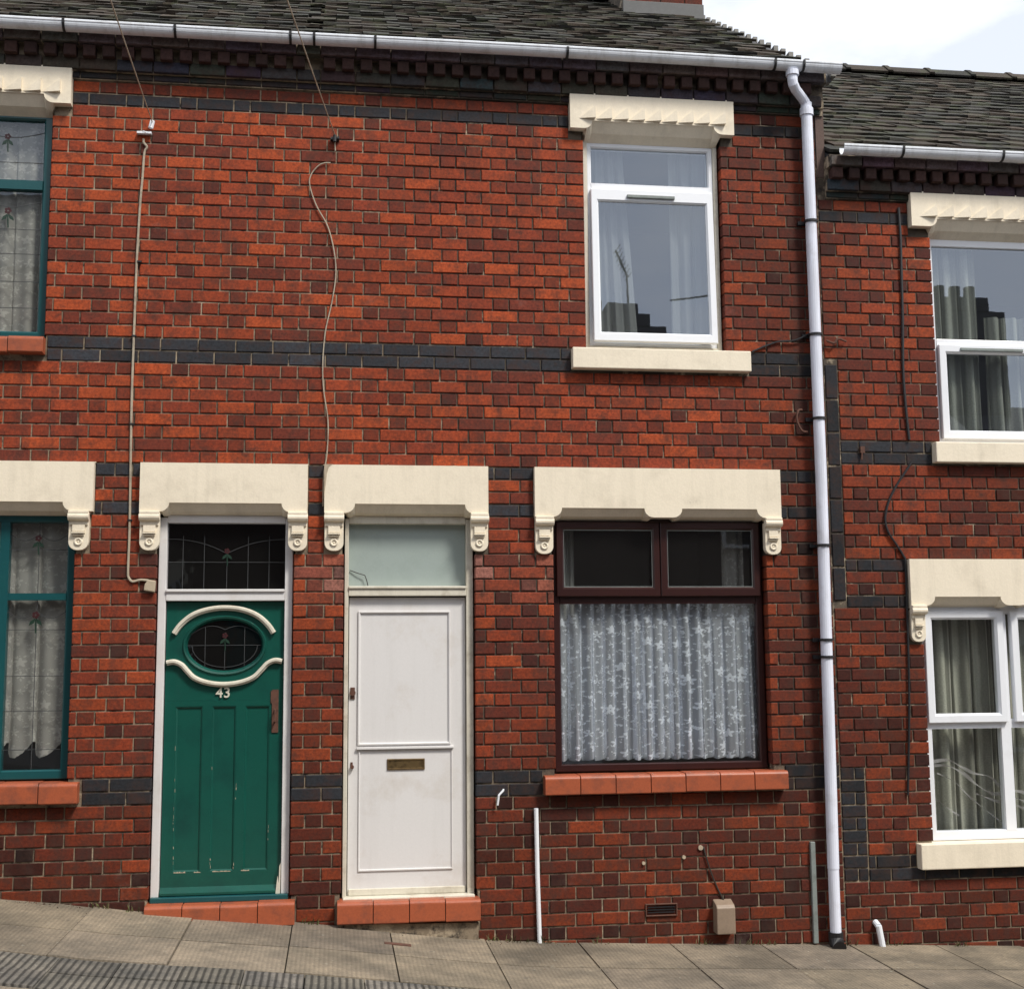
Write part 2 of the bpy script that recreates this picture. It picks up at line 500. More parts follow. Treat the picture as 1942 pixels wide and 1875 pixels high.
def empty(name, loc, **props):
    o = bpy.data.objects.new(name, None)
    COL.objects.link(o)
    o.location = loc
    o.empty_display_size = .3
    WP[o.name] = Vector(loc)
    for k, v in props.items():
        o[k] = v
    return o

def piece(name, me, loc, parent, col=None, rot=None):
    o = bpy.data.objects.new(name, me)
    COL.objects.link(o)
    o.parent = parent
    o.location = Vector(loc) - wpos(parent)
    if rot:
        o.rotation_euler = rot
    if col:
        o.color = (*col, 1)
    return o

def project_size(x, y, z, w, h):
    # how large a piece on the front shows from the camera, 0 when out of frame
    p = Vector((x, y+CAM_D, z-CAM_H))
    d = p.dot(fw)
    u = 971 + F_PX*p.dot(rt)/d; v = 937.5 - F_PX*p.dot(up)/d
    if not (5 < u < 1937 and 5 < v < 1870):
        return 0
    return w*h/(d*d)

# ------------------------------------------------------------------ ground profile
PROF = [(-60, 6.6), (-6, .80), (-3, .40), (-1.94, .263), (-1.64, .232), (-1.19, .165), (-.23, .068), (.22, .015), (.86, -.064), (1.19, -.095), (1.85, -.130), (2.87, -.173), (3.58, -.206), (4.45, -.245), (6, -.33), (60, -4.6)]
def zg(x):
    for (a, za), (b, zb) in zip(PROF, PROF[1:]):
        if x <= b:
            return za + (zb-za)*(x-a)/(b-a)
    return PROF[-1][1]

# ------------------------------------------------------------------ brick colours
def brick_col(x, z, kind, header, hz=0.0):
    r = random.random()
    if kind == 'blue':
        k = random.uniform(.75, 1.25)
        c = (.036*k, .040*k, .050*k)
    elif header:
        c = random.choice([(.245, .042, .016), (.215, .037, .016), (.28, .048, .017), (.32, .053, .018), (.18, .032, .015), (.26, .044, .017), (.30, .050, .017), (.23, .040, .016), (.13, .026, .015)] + ([(.10, .021, .014), (.14, .028, .016)] if z < 2.9 or x > 2.6 else []))
    elif r < .30:
        c = (.45, .078, .021)
    elif r < .68:
        c = (.37, .061, .019)
    elif r < .88:
        c = (.30, .049, .019)
    else:
        c = (.20, .037, .019)
    k = random.uniform(.76, .94)
    # soot by the downpipe, splash dirt low down; lower-wall and vignette shade painted in
    soot_shade = .06
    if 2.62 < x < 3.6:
        soot_shade = max(soot_shade, .62 - .75*abs(x-3.1))
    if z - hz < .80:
        soot_shade = max(soot_shade, .54 + .1*random.random())
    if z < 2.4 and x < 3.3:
        soot_shade = max(soot_shade, .22 + .08*(2.4 - z))  # lower front: shade put into the brick colour along with dirt
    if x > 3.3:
        soot_shade = max(soot_shade, min(.55, .14 + .11*(4.2 - z)))  # right house: vignette darkening painted in, stronger towards the bottom
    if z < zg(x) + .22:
        soot_shade = max(soot_shade, .62)
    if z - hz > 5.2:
        soot_shade = max(soot_shade, .25)  # darker courses below the eaves
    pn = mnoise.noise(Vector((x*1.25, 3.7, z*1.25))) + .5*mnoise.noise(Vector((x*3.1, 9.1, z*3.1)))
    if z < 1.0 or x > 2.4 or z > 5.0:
        soot_shade = min(.85, soot_shade + .5*max(0, pn))
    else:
        soot_shade = min(.6, soot_shade + .28*max(0, pn - .05))
    k *= 1 - soot_shade*random.uniform(.7, 1.1)
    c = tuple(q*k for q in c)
    # limey bloom washed down from the painted brackets
    for bx in (.90, 1.32, -.03):
        e = max(0, 1 - abs(x-bx)/.16)*max(0, 1 - abs(z-2.18)/.24)
        if e and kind != 'blue' and bx > -.5:
            e *= random.uniform(.1, .55)
            c = tuple(q*(1-e) + p*e for q, p in zip(c, (.42, .30, .27)))
    return c

COURSE, MOD, JT = .0797, .3375, .0095
BH = COURSE - JT

def brick_mesh(w, j):
    mb = MB().brick(-w/2, w/2, 0, .1, -BH/2, BH/2, .004, j)
    me = bpy.data.meshes.new('brick')
    me.from_pydata(mb.v, [], mb.f)
    me.materials.append(M['brick'])
    return me
ST = [brick_mesh(.2225, .0014) for _ in range(5)]
HD = [brick_mesh(.0965, .0012) for _ in range(4)]

def subtract(ints, a, b):
    out = []
    for s, e in ints:
        if b <= s or a >= e:
            out.append((s, e))
        else:
            if a > s: out.append((s, a))
            if b < e: out.append((b, e))
    return out

def lay_bricks(wall, x0, x1, zbase, holes, kinds, kmin, kmax, phase, ztop, hz=0.0, extra=(), keep=None):
    """Flemish bond between x0 and x1, cut round every hole (a,b,c,d = x0,x1,z0,z1)."""
    todo = []
    for k in range(kmin, kmax+1):
        za = zbase + k*COURSE + JT/2; zb = za + BH
        if zb > ztop + .02: break
        ints = [(x0, x1)]
        for a, b, c, d in holes:
            if min(d, zb) - max(c, za) > .3*BH:
                ints = subtract(ints, a, b)
        sh = phase + (MOD/2 if k % 2 == 0 else 0)
        wob = .008*math.sin(k*12.9898 + zbase*7)
        for s, e in ints:
            if e - s < .03: continue
            n0 = math.floor((s - sh)/MOD) - 1
            segs = []
            x = sh + n0*MOD + wob
            bond = ((.232, False), (.1055, True))
            if k in (8, 9, -25, -26):
                bond = ((.232, False),)
                x = math.floor((s - sh)/.232 - 1)*.232 + sh + (.07 if k % 2 else 0)
            while x < e:
                for w, hd in bond:
                    a, b = max(x, s), min(x+w, e)
                    if b - a > 0: segs.append([a, b, hd])
                    x += w
            # swallow slivers
            i = 0
            while i < len(segs):
                if segs[i][1]-segs[i][0] < .042 and len(segs) > 1:
                    if i > 0: segs[i-1][1] = segs[i][1]; segs.pop(i)
                    else: segs[1][0] = segs[0][0]; segs.pop(0)
                else: i += 1
            for a, b, hd in segs:
                ze = zg((a+b)/2)
                if zb < ze - .12: continue
                if keep and not keep((a+b)/2): continue
                kd = kinds(k, (a+b)/2, (za+zb)/2)
                todo.append((a+JT/2, b-JT/2, za, zb, hd, kd))
    for a, b, za, zb, kd in extra:
        todo.append((a, b, za, zb, None, kd))
    full = []
    for i, (a, b, za, zb, hd, kd) in enumerate(todo):
        w = b-a
        if hd is None: continue
        if abs(w-.2225) < .003 or abs(w-.096) < .003:
            s = project_size((a+b)/2, 0, (za+zb)/2, w, BH)
            if s > 0: full.append((s, i))
    full.sort(reverse=True)
    single = {i for _, i in full[:300]}
    mb = MB()
    for i, (a, b, za, zb, hd, kd) in enumerate(todo):
        x, z = (a+b)/2, (za+zb)/2
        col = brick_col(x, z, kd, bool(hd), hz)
        y = random.uniform(-.0022, .0018)
        if i in single:
            me = random.choice(ST if b-a > .16 else HD)
            piece('brick', me, (x, y, z), wall, col, (0, random.uniform(-.004, .004), 0))
        else:
            mb.brick(a, b, y, .1, za, zb, .004, .0013, col)
    if mb.v:
        obj('brickwork', mb, M['brickwork'], wall, kind='stuff')

def wall_backing(house, x0, x1, z0, z1, holes, y0=.0075, y1=.22):
    g = .013
    hs = [(a-g, b+g, c-g, d+g) for a, b, c, d in holes]
    xs = sorted({x0, x1} | {min(max(v, x0), x1) for h in hs for v in h[:2]})
    zs = sorted({z0, z1} | {min(max(v, z0), z1) for h in hs for v in h[2:]})
    mb = MB()
    for xa, xb in zip(xs, xs[1:]):
        run = None
        for za, zb in zip(zs, zs[1:]):
            cx, cz = (xa+xb)/2, (za+zb)/2
            solid = not any(a < cx < b and c < cz < d for a, b, c, d in hs)
            if solid:
                run = (run[0], zb) if run else (za, zb)
            if (not solid or zb == zs[-1]) and run:
                mb.box(xa, xb, y0, y1, run[0], run[1]); run = None
    return obj('wall', mb, M['mortar'], house)

# ------------------------------------------------------------------ stone trim
def arc(cx, cz, r, a0, a1, n=5):
    return [(cx + r*math.cos(R(a0+(a1-a0)*i/n)), cz + r*math.sin(R(a0+(a1-a0)*i/n))) for i in range(n+1)]

def lintel(house, x0, x1, zt, zl, notches, zfront, zback, y0=-.045, teeth=False, ybk=.10, label=None):
    """Painted stone lintel; each notch (a,b) is a stopped chamfer falling back to the window head."""
    r = zfront - zl
    bot = []                                     # (x, z at front) along the bottom, left to right
    bot.append((x0, zl))
    for a, b in notches:
        bot += [(a, zl)]
        for i in range(1, 6):
            t = R(90*i/5)
            bot.append((a + 1.05*r*math.sin(t), zl + r*(1-math.cos(t))))
        for i in range(5, 0, -1):
            t = R(90*i/5)
            bot.append((b - 1.05*r*math.sin(t), zl + r*(1-math.cos(t))))
        bot += [(b, zl)]
    bot.append((x1, zl))
    mb = MB()
    n = len(bot)
    yb = ybk
    def zb(x):
        return zback if any(a < x < b for a, b in notches) else zl
    front = [(x, y0, z) for x, z in bot]
    lip = [(x, y0+.010, z-.0 if z <= zl+.001 else z-.004) for x, z in bot]
    mid = [(x, y0+.052, (z + (zb(x)-z)*.62) if z > zl+.001 else z) for x, z in bot]
    back = [(x, yb, min(zb(x), z)) for x, z in bot]
    top = [(x, y0, zt) for x, z in bot]
    topb = [(x, yb, zt) for x, z in bot]
    vs = front + lip + mid + back + top + topb
    F, L2, Md, B, T, TB = (i*n for i in range(6))
    fs = []
    for i in range(n-1):
        j = i+1
        fs += [(F+i, F+j, T+j, T+i), (T+i, T+j, TB+j, TB+i), (F+j, F+i, L2+i, L2+j), (L2+j, L2+i, Md+i, Md+j), (Md+j, Md+i, B+i, B+j), (B+j, B+i, TB+i, TB+j)]
    fs += [(F, T, TB, B, Md, L2), (F+n-1, L2+n-1, Md+n-1, B+n-1, TB+n-1, T+n-1)]
    mb.add(vs, fs)
    o = obj('lintel', mb, M['cream'], house)
    if label: o['label'] = label
    if teeth:
        a, b = x0+.06, x1-.06
        nt = 9
        tm = MB()
        p = (b-a)/nt
        for i in range(nt):
            xa = a + p*i; xb = xa + p*.97
            zb0, zt0 = zfront+.012, zfront+.098
            # a sloping saw tooth: rises to a point at the right, deepest along its right edge
            vs = [(xa, y0-.0005, zb0), (xb, y0-.030, zb0), (xb, y0-.022, zt0), (xb, y0+.004, zb0), (xb, y0+.004, zt0)]
            tm.add(vs, [(0, 1, 2), (1, 3, 4, 2), (0, 3, 1), (0, 2, 4)])
        obj('carved_tooth_band', tm, M['cream'], o)
    return o

def console(house, xc, zt, w=.118):
    """Scrolled bracket under a lintel end: roll on top, stepped plate, ridge pair and pierced boss."""
    h = .238
    y = -.03
    mb = MB()
    x0, x1 = xc-w/2, xc+w/2
    zb = zt-h
    rr = w*.42
    pts = [(x0, zt-.03), (x0, zb+rr)] + arc(x0+rr, zb+rr, rr, 180, 270, 5)[1:] + arc(x1-rr, zb+rr, rr, 270, 360, 5) + [(x1, zt-.03)]
    mb.prism(pts, y, .02)
    mb.box(x0+.004, x1-.004, y-.010, y, zt-.085, zt-.055)
    mb.box(x0+.022, x1-.022, y-.014, y+.001, zt-.125, zt-.084)
    mb.box(x0+.020, x1-.020, y-.026, y-.0, zt-.137, zt-.129)
    mb.box(x0+.024, x1-.024, y-.018, y-.0, zt-.149, zt-.143)
    mb.tube([(x0-.003, y-.014, zt-.033), (x1+.003, y-.014, zt-.033)], .026, 14)
    mb.box(x0-.001, x1+.001, y-.036, .015, zt-.016, zt+.001)
    o = obj('console_bracket', mb, M['cream'], house, bevel=.0025)
    bs = MB()
    N = 16
    vs, fs = [], []
    prof = [(.026, 0), (.024, -.007), (.017, -.009), (.012, -.004), (.010, .002), (.006, -.003), (.0005, -.004)]
    for rad, dy in prof:
        for k in range(N):
            a = 2*math.pi*k/N
            vs.append((xc+rad*math.cos(a), y+dy, zb+.052+rad*math.sin(a)))
    for i in range(len(prof)-1):
        for k in range(N):
            k2 = (k+1) % N
            fs.append((i*N+k, i*N+k2, (i+1)*N+k2, (i+1)*N+k))
    bs.add(vs, fs)
    obj('boss', bs, M['cream'], o, smooth=True)
    return o

def tile_row(house, name, x0, x1, z0, z1, y0, y1, n, mat='redtile', zshift=None):
    """Row of bull-nosed quarry tiles bedded on mortar: a sill or a doorstep."""
    base = MB().box(x0+.006, x1-.006, y0+.022, y1, z0+.004, z1-.010)
    s = obj(name, base, M['mortar'], house)
    w = (x1-x0)/n
    for i in range(n):
        a, b = x0 + i*w + .0025, x0 + (i+1)*w - .0025
        r = .024
        prof = [(y1, z1)] + [(y0 + r - r*math.sin(R(t)), z1 - r + r*math.cos(R(t))) for t in (0, 18, 36, 54, 72, 90)] + [(y0, z0+.006), (y0+.006, z0), (y1, z0)]
        dz = random.uniform(-.003, .003)
        mb = MB()
        k = len(prof)
        e = .002
        vs = [(a, p, q+dz) for p, q in prof] + [(b, p, q+dz) for p, q in prof]
        fs = [tuple(range(k)), tuple(reversed(range(k, 2*k)))] + [(j, j+k, (j+1) % k+k, (j+1) % k) for j in range(k)]
        mb.add(vs, fs)
        obj('quarry_tile', mb, M[mat], s, bevel=.002)
    return s

# ------------------------------------------------------------------ roof and eaves
RY0, RY1 = -.10, 3.72
TW, TG = .186, .188
def tile_mesh():
    mb = MB()
    L = .262
    # local: x across, y down the slope is -y; top face z=0
    mb.box(-TW/2+.002, TW/2-.002, 0, L, -.020, 0)
    vs = mb.v
    me = bpy.data.meshes.new('roof_tile')
    me.from_pydata([(x+random.uniform(-.003, .003), y+random.uniform(-.008, .008), z+random.uniform(-.003, .003)) for x, y, z in vs], [], mb.f)
    me.materials.append(M['tile'])
    return me
TM = [tile_mesh() for _ in range(5)]
def tile_col():
    k = random.uniform(.34, .72)
    c = random.choice([(.070, .050, .033), (.055, .050, .042), (.078, .054, .036), (.048, .046, .036)])
    return tuple(q*k for q in c)

def roof(house, x0, x1, ze, zr, verge_left=False, verge_right=False):
    sl = math.atan2(zr-ze, RY1-RY0)
    cs, sn = math.cos(sl), math.sin(sl)
    base = MB()
    th = .05
    pts = [(RY0+.03, ze-.035), (RY1, zr-.035+.0), (RY1*2-RY0-.03, ze-.035), (RY1*2-RY0-.03, ze-.085), (RY1, zr-.085), (RY0+.03, ze-.085)]
    k = len(pts)
    vs = [(x0+.01, p, q) for p, q in pts] + [(x1-.01, p, q) for p, q in pts]
    fs = [(0, 1, 4, 5), (1, 2, 3, 4), (k+0, k+5, k+4, k+1), (k+1, k+4, k+3, k+2)] + [(j, j+k, (j+1) % k+k, (j+1) % k) for j in range(k)]
    base.add(vs, fs)
    rf = obj('roof', base, M['opproof'], house)
    length = math.hypot(zr-ze, RY1-RY0)
    rows = int(length/TG)
    cand, nx = [], int((x1-x0)/TW)
    for i in range(rows):
        d = i*TG - .02
        off = (TW/2 if i % 2 else 0)
        for jx in range(-1, nx+2):
            x = x0 + TW*(jx+.5) + off
            if x - TW/2 < x0 - (.13 if verge_right else .02) or x + TW/2 > x1 + .03: continue
            cand.append((x, RY0 + d*cs, ze + d*sn, i))
    cand = [(project_size(x, y, z, .16, .05), x, y, z) for x, y, z, i in cand]
    order = sorted(range(len(cand)), key=lambda q: -cand[q][0])
    single = set(order[:300])
    tilt = sl - R(4.6)
    mb = MB()
    for q, (s, x, y, z) in enumerate(cand):
        rx = tilt + random.uniform(-.03, .03); ry = random.uniform(-.03, .03); rz = random.uniform(-.025, .025)
        dz = random.uniform(-.002, .003)
        col = tile_col()
        if q in single and s > 0:
            piece('roof_tile', random.choice(TM), (x, y, z+dz), rf, col, (rx, ry, rz))
        else:
            Mx = Matrix.Translation((x, y, z+dz)) @ Matrix.Rotation(rz, 4, 'Z') @ Matrix.Rotation(ry, 4, 'Y') @ Matrix.Rotation(rx, 4, 'X')
            t = random.choice(TM)
            mb.add([Mx @ v.co for v in t.vertices], [tuple(p.vertices) for p in t.polygons], col)
    obj('tiling', mb, M['tilework'], rf, kind='stuff')
    # ridge: angled capping pieces, each with a raised roll at its joint
    n = int(round((x1-x0)/.45))
    w = (x1-x0)/n
    for i in range(n):
        a = x0 + i*w + .003; b = a + w - .006
        rm = MB()
        prof = [(-.15, -.085), (-.07, -.012), (-.03, .02), (0, .028), (.03, .02), (.07, -.012), (.15, -.085), (.14, -.10), (0, .0), (-.14, -.10)]
        k = len(prof)
        for xa, xb, g in ((a, b-.05, 0), (b-.05, b, .013)):
            vs = [(xa, RY1+p*(1+g*3), zr+.03+q+g) for p, q in prof] + [(xb, RY1+p*(1+g*3), zr+.03+q+g) for p, q in prof]
            rm.add(vs, [tuple(range(k)), tuple(reversed(range(k, 2*k)))] + [(j, j+k, (j+1) % k+k, (j+1) % k) for j in range(k)])
        o = obj('ridge_tile', rm, M['tile'], rf)
        o.color = (*tile_col(), 1)
    if verge_right:
        # bedded verge: mortar fillet under the end tiles
        vm = MB()
        for i in range(rows):
            d = i*TG
            vm.box(x1-.02, x1+.015, RY0+d*cs, RY0+(d+TG)*cs, ze+d*sn-.05, ze+d*sn-.004)
        obj('verge_mortar', vm, M['kerb'], rf)
    return rf

def cornice(house, x0, x1, zb):
    """Corbelled brick eaves: two dark oversailing courses, a row of header dentils, and a plinth course under the gutter."""
    back = MB()
    back.box(x0, x1, -.012, .20, zb, zb+.046)
    back.box(x0, x1, -.036, .20, zb+.046, zb+.126)
    back.box(x0, x1, -.030, .20, zb+.126, zb+.206)
    back.box(x0, x1, -.100, .20, zb+.200, zb+.280)
    c = obj('cornice', back, M['mortar'], house)
    dk = lambda a=.032: tuple(q*random.uniform(.7, 1.35) for q in (a*1.05, a, a*1.05))
    def row(z0, z1, yf, depth, col, w=.2275):
        x = x0
        while x < x1 - .02:
            e = min(x+w, x1)
            me = MB().brick(x+.004, e-.004, yf, yf+depth, z0+.004, z1-.003, .004, .001)
            o = obj('brick', me, M['brick'], c)
            o.color = (*col(), 1)
            x += w
    row(zb+.002, zb+.046, -.022, .05, lambda: dk(.022))
    row(zb+.046, zb+.126, -.058, .06, lambda: dk(.040))
    row(zb+.194, zb+.268, -.126, .06, lambda: tuple(q*random.uniform(.85, 1.2) for q in (.10, .08, .082)))
    x = x0 + .02
    dm = bpy.data.meshes.new('dentil')
    t = MB().brick(-.0375, .0375, 0, .09, -.038, .038, .004, .0006)
    dm.from_pydata(t.v, [], t.f); dm.materials.append(M['brick'])
    while x + .075 < x1:
        k = random.uniform(.7, 1.2)
        piece('dentil_brick', dm, (x+.0375, -.102, zb+.156), c, (.048*k, .023*k, .020*k))
        x += .1195
    return c

def gutter(house, x0, x1, zt, joints, sag=0.0):
    mb = MB()
    prof = []
    r = .045
    cy = -.180
    out = [(cy - r*math.cos(R(a)), zt - .012 - r*math.sin(R(a))) for a in range(0, 181, 15)]
    out = [(cy-r-.004, zt), (cy-r-.004, zt-.01)] + out + [(cy+r, zt)]
    inn = [(p + (.004 if p < cy else -.004), q + .004) for p, q in reversed(out)]
    prof = out + inn
    k = len(prof)
    N = 12
    vs = []
    for i in range(N+1):
        x = x0 + (x1-x0)*i/N
        dz = sag*math.sin(math.pi*i/N)
        vs += [(x, p, q+dz) for p, q in prof]
    fs = [tuple(range(k)), tuple(reversed(range(N*k, N*k+k)))]
    for i in range(N):
        fs += [(i*k+j, (i+1)*k+j, (i+1)*k+(j+1) % k, i*k+(j+1) % k) for j in range(k)]
    mb.add(vs, fs)
    g = obj('gutter', mb, M['gutter'], house, smooth=False)
    for x in joints:
        b = MB()
        ring = [(cy - (r+.007)*math.cos(R(a)), zt-.010 - (r+.007)*math.sin(R(a))) for a in range(0, 181, 15)] + [(cy+r, zt+.004), (cy-r-.008, zt+.004)]
        kk = len(ring)
        vs = [(x-.008, p, q) for p, q in ring] + [(x+.008, p, q) for p, q in ring]
        b.add(vs, [tuple(range(kk)), tuple(reversed(range(kk, 2*kk)))] + [(j, j+kk, (j+1) % kk+kk, (j+1) % kk) for j in range(kk)])
        obj('gutter_bracket', b, M['black'], g)
    return g

# ------------------------------------------------------------------ windows and curtains
def pane(parent, x0, x1, z0, z1, y, mat='glass', name='pane', tilt=0.0):
    mb = MB()
    dy = (z1-z0)*math.tan(tilt)
    # tilt > 0: the foot of the pane stands out towards the street
    vs = [(x0, y-dy, z0), (x1, y-dy, z0), (x1, y, z1), (x0, y, z1)]
    mb.add(vs, [(0, 1, 2, 3)])
    return obj(name, mb, M[mat], parent)

def curtain(name, x0, x1, z0, z1, y, n, amp, mat, label, group=None, seed=1, over=.5, hem=0.0, dens=1.6, taper=0.0):
    rnd = random.Random(seed)
    nu, nv = 260, 14
    ph = [rnd.uniform(0, 6.28) for _ in range(4)]
    fr = [n, n*1.73, n*.41, n*2.9]
    vs, uvs = [], []
    for j in range(nv+1):
        t = j/nv
        for i in range(nu+1):
            s = i/nu
            w = (x1-x0)
            q = s + .018*math.sin(s*6.28*1.3+ph[2])
            a = math.sin(q*fr[0]*6.28+ph[0] + .35*math.sin(t*2+ph[3])) + .45*math.sin(q*fr[1]*6.28+ph[1]) + .35*math.sin(q*fr[3]*6.28+ph[2]+t*.4)
            xx = x0 + w*s + over*w/n*.16*math.cos(q*fr[0]*6.28+ph[0])*(1)
            if taper: xx = x0 + (xx-x0)*(1 - taper*t)
            yy = y + amp*a*(.55+.45*(1-t))
            zz = z0 + (z1-z0)*t
            if j == 0: zz += hem*(.5+.5*math.sin(q*fr[0]*6.28+ph[0]+1.0)) + hem*.5*rnd.random()*.2
            vs.append((xx, yy, zz)); uvs.append((s*w*dens, t*(z1-z0)))
    mb = MB()
    fs = [(j*(nu+1)+i, j*(nu+1)+i+1, (j+1)*(nu+1)+i+1, (j+1)*(nu+1)+i) for j in range(nv) for i in range(nu)]
    mb.add(vs, fs)
    o = obj(name, mb, M[mat], None, smooth=True, label=label, category='curtain')
    if group: o['group'] = group
    uvl = o.data.uv_layers.new(name='UVMap')
    buf = []
    for f in fs:
        for i in f: buf += uvs[i]
    uvl.data.foreach_set('uv', buf)
    return o

def rooms(house, boxes):
    mb = MB()
    for x0, x1, z0, z1 in boxes:
        y0, y1 = .221, 3.0
        vs = [(x, y, z) for z in (z0, z1) for y in (y0, y1) for x in (x0, x1)]
        mb.add(vs, [(0, 1, 3, 2), (4, 6, 7, 5), (1, 5, 7, 3), (3, 7, 6, 2), (2, 6, 4, 0)])
    return obj('interior', mb, M['room'], house)

def rose(parent, x, z, y, s=1.0):
    s *= .78
    mb = MB()
    for k in range(5):
        a = 2*math.pi*k/5
        mb.prism([(x+.016*s*math.cos(a)+.011*s*math.cos(b), z+.016*s*math.sin(a)+.011*s*math.sin(b)) for b in [i*2*math.pi/7 for i in range(7)]], y-.003-.0003*k, y)
    obj('stained_rose', mb, M['petalred'], parent)
    lf = MB()
    for sg in (-1, 1):
        lf.prism([(x, z-.02*s), (x+sg*.035*s, z-.045*s), (x+sg*.045*s, z-.075*s), (x+sg*.012*s, z-.060*s)], y-.003, y)
    lf.prism([(x-.006*s, z-.03*s), (x+.004*s, z-.03*s), (x+.010*s, z-.13*s), (x, z-.13*s)], y-.004, y-.001)
    obj('stained_leaf', lf, M['leafgreen'], parent)

def came(parent, lines, y, w=.004, clip=None):
    mb = MB()
    for ln in lines:
        for (xa, za), (xb, zb) in zip(ln, ln[1:]):
            d = math.hypot(xb-xa, zb-za)
            if d < 1e-5: continue
            nx, nz_ = -(zb-za)/d*w/2, (xb-xa)/d*w/2
            mb.prism([(xa+nx, za+nz_), (xb+nx, zb+nz_), (xb-nx, zb-nz_), (xa-nx, za-nz_)], y-.004, y-.0005)
    return obj('lead_came', mb, M['lead'], parent)

# ================================================================== GROUND
pv = MB()
XS = [-60, -30, -12, -6] + [-5 + .5*i for i in range(27)] + [10, 20, 40, 60]
def strip(y0, y1, dz, xs=XS):
    mb = MB()
    vs = []
    for x in xs: vs += [(x, y0, zg(x)+dz), (x, y1, zg(x)+dz)]
    mb.add(vs, [(2*i, 2*i+2, 2*i+3, 2*i+1) for i in range(len(xs)-1)])
    return mb
ground = obj('ground', strip(-60, 60, -.16), M['asphalt'], None, kind='structure', label='sloping ground under the street', )
pave = obj('pavement', strip(-2.15, .03, -.012), M['joint'], None, kind='structure', label='sloping concrete slab pavement along the house fronts')
road = obj('road', strip(-7.3, -2.3, -.12), M['asphalt'], None, kind='structure', label='asphalt road between the pavements')
def solid_strip(name, y0, y1, za, zb, mat, label):
    mb = MB()
    vs = []
    for x in XS: vs += [(x, y0, zg(x)+za), (x, y1, zg(x)+za), (x, y1, zg(x)+zb), (x, y0, zg(x)+zb)]
    for i in range(len(XS)-1):
        for j in range(4):
            mb.f.append((4*i+j, 4*i+4+j, 4*i+4+(j+1) % 4, 4*i+(j+1) % 4)); mb.c.append(None)
    mb.v = vs
    return obj(name, mb, M[mat], None, kind='structure', label=label)
solid_strip('kerb', -2.30, -2.155, -.2, -.004, 'kerb', 'granite kerb edging the pavement')
solid_strip('far_pavement', -9.6, -7.3, -.2, 0, 'kerb', 'pavement on the far side of the street')

def slab(parent, x0, x1, y0, y1, mat, name='paving_slab', g=.004, lean=0.0):
    mb = MB()
    t = random.uniform(-.004, .004)
    th = .008
    x0 += g; x1 -= g; y0 += g; y1 -= g
    xm = [x0 + (x1-x0)*i/3 for i in range(4)]
    e = .005
    vs = []
    for x in xm:
        vs += [(x, y0+(e if 1 else 0), zg(x)+t+th-.002), (x, y1-e, zg(x)+t+th-.002)]
    for x in xm:
        vs += [(x, y0, zg(x)+t-.03), (x, y1, zg(x)+t-.03)]
    fs = []
    for i in range(3):
        fs += [(2*i, 2*i+2, 2*i+3, 2*i+1), (8+2*i, 8+2*i+2, 2*i+2, 2*i), (2*i+1, 2*i+3, 8+2*i+3, 8+2*i+1)]
    fs += [(0, 1, 9, 8), (6, 14, 15, 7)]
    # skew of each joint
    vs = [(x + lean*(y-y1), y, z) for x, y, z in vs]
    mb.add(vs, fs)
    o = obj(name, mb, M[mat], parent)
    k = random.uniform(.86, 1.12)
    o.color = (k, k, k*random.uniform(.95, 1.02), 1)
    return o
x = -3.74
i = 0
while x < 7.2:
    w = .583
    slab(pave, x, x+w, -.66, .012, 'slab')
    if random.random() < .55 or x < 0:
        slab(pave, x, x+w, -1.26, -.66, 'slab')
    else:
        hh = random.choice([.30, .60])
        slab(pave, x, x+w, -1.26, -.66, 'slab')
    x += w; i += 1
x = -3.74
while x < 4.8:
    for r_ in range(2):
        ya = -1.262 - .30*(r_+1)
        slab(pave, x, x+.30, ya, ya+.30, 'bluepaver', 'ribbed_paver', .003)
    x += .30
obj('paving_infill', strip(-2.15, -1.86, -.004), M['slab'], pave)

# ================================================================== HOUSES
Z0 = 2.861
XA, XB = -.13, 3.245          # party walls seen in the front

def kinds_main(k, x, z):
    if k in (8, 9, 29): return 'blue'
    if k in (-25, -26): return 'blue'
    if k in (-1, -4) and (-1.5 < x < -1.15 or -.25 < x < -.03 or .92 < x < 1.3 or x > 2.86): return 'blue'
    return 'red'

LB, LT = .788, 2.861
# ---------------------------------------------------------------- middle house (white door)
mid = empty('terraced_house', (1.55, 0, -.1), category='house',
            label='red brick terraced house with white front door and brown framed window beside the downpipe')
holesM = [(.050, .870, .150, 2.56), (1.384, 2.790, .905, 2.57), (1.620, 2.560, 3.640, 5.13)]
coversM = holesM + [(-.075, .955, 2.555, 2.861), (-.075, .050, 2.318, 2.56), (.845, .957, 2.318, 2.56),
                    (1.257, 2.895, 2.54, 2.861), (1.262, 1.384, 2.30, 2.55), (2.785, 2.895, 2.30, 2.55),
                    (1.521, 2.651, 5.14, 5.40), (1.514, 2.718, 3.514, 3.65), (1.297, 2.873, .785, .925), (.012, .893, .035, .20)]
wallM = wall_backing(mid, XA, XB, -.6, 5.62, holesM)

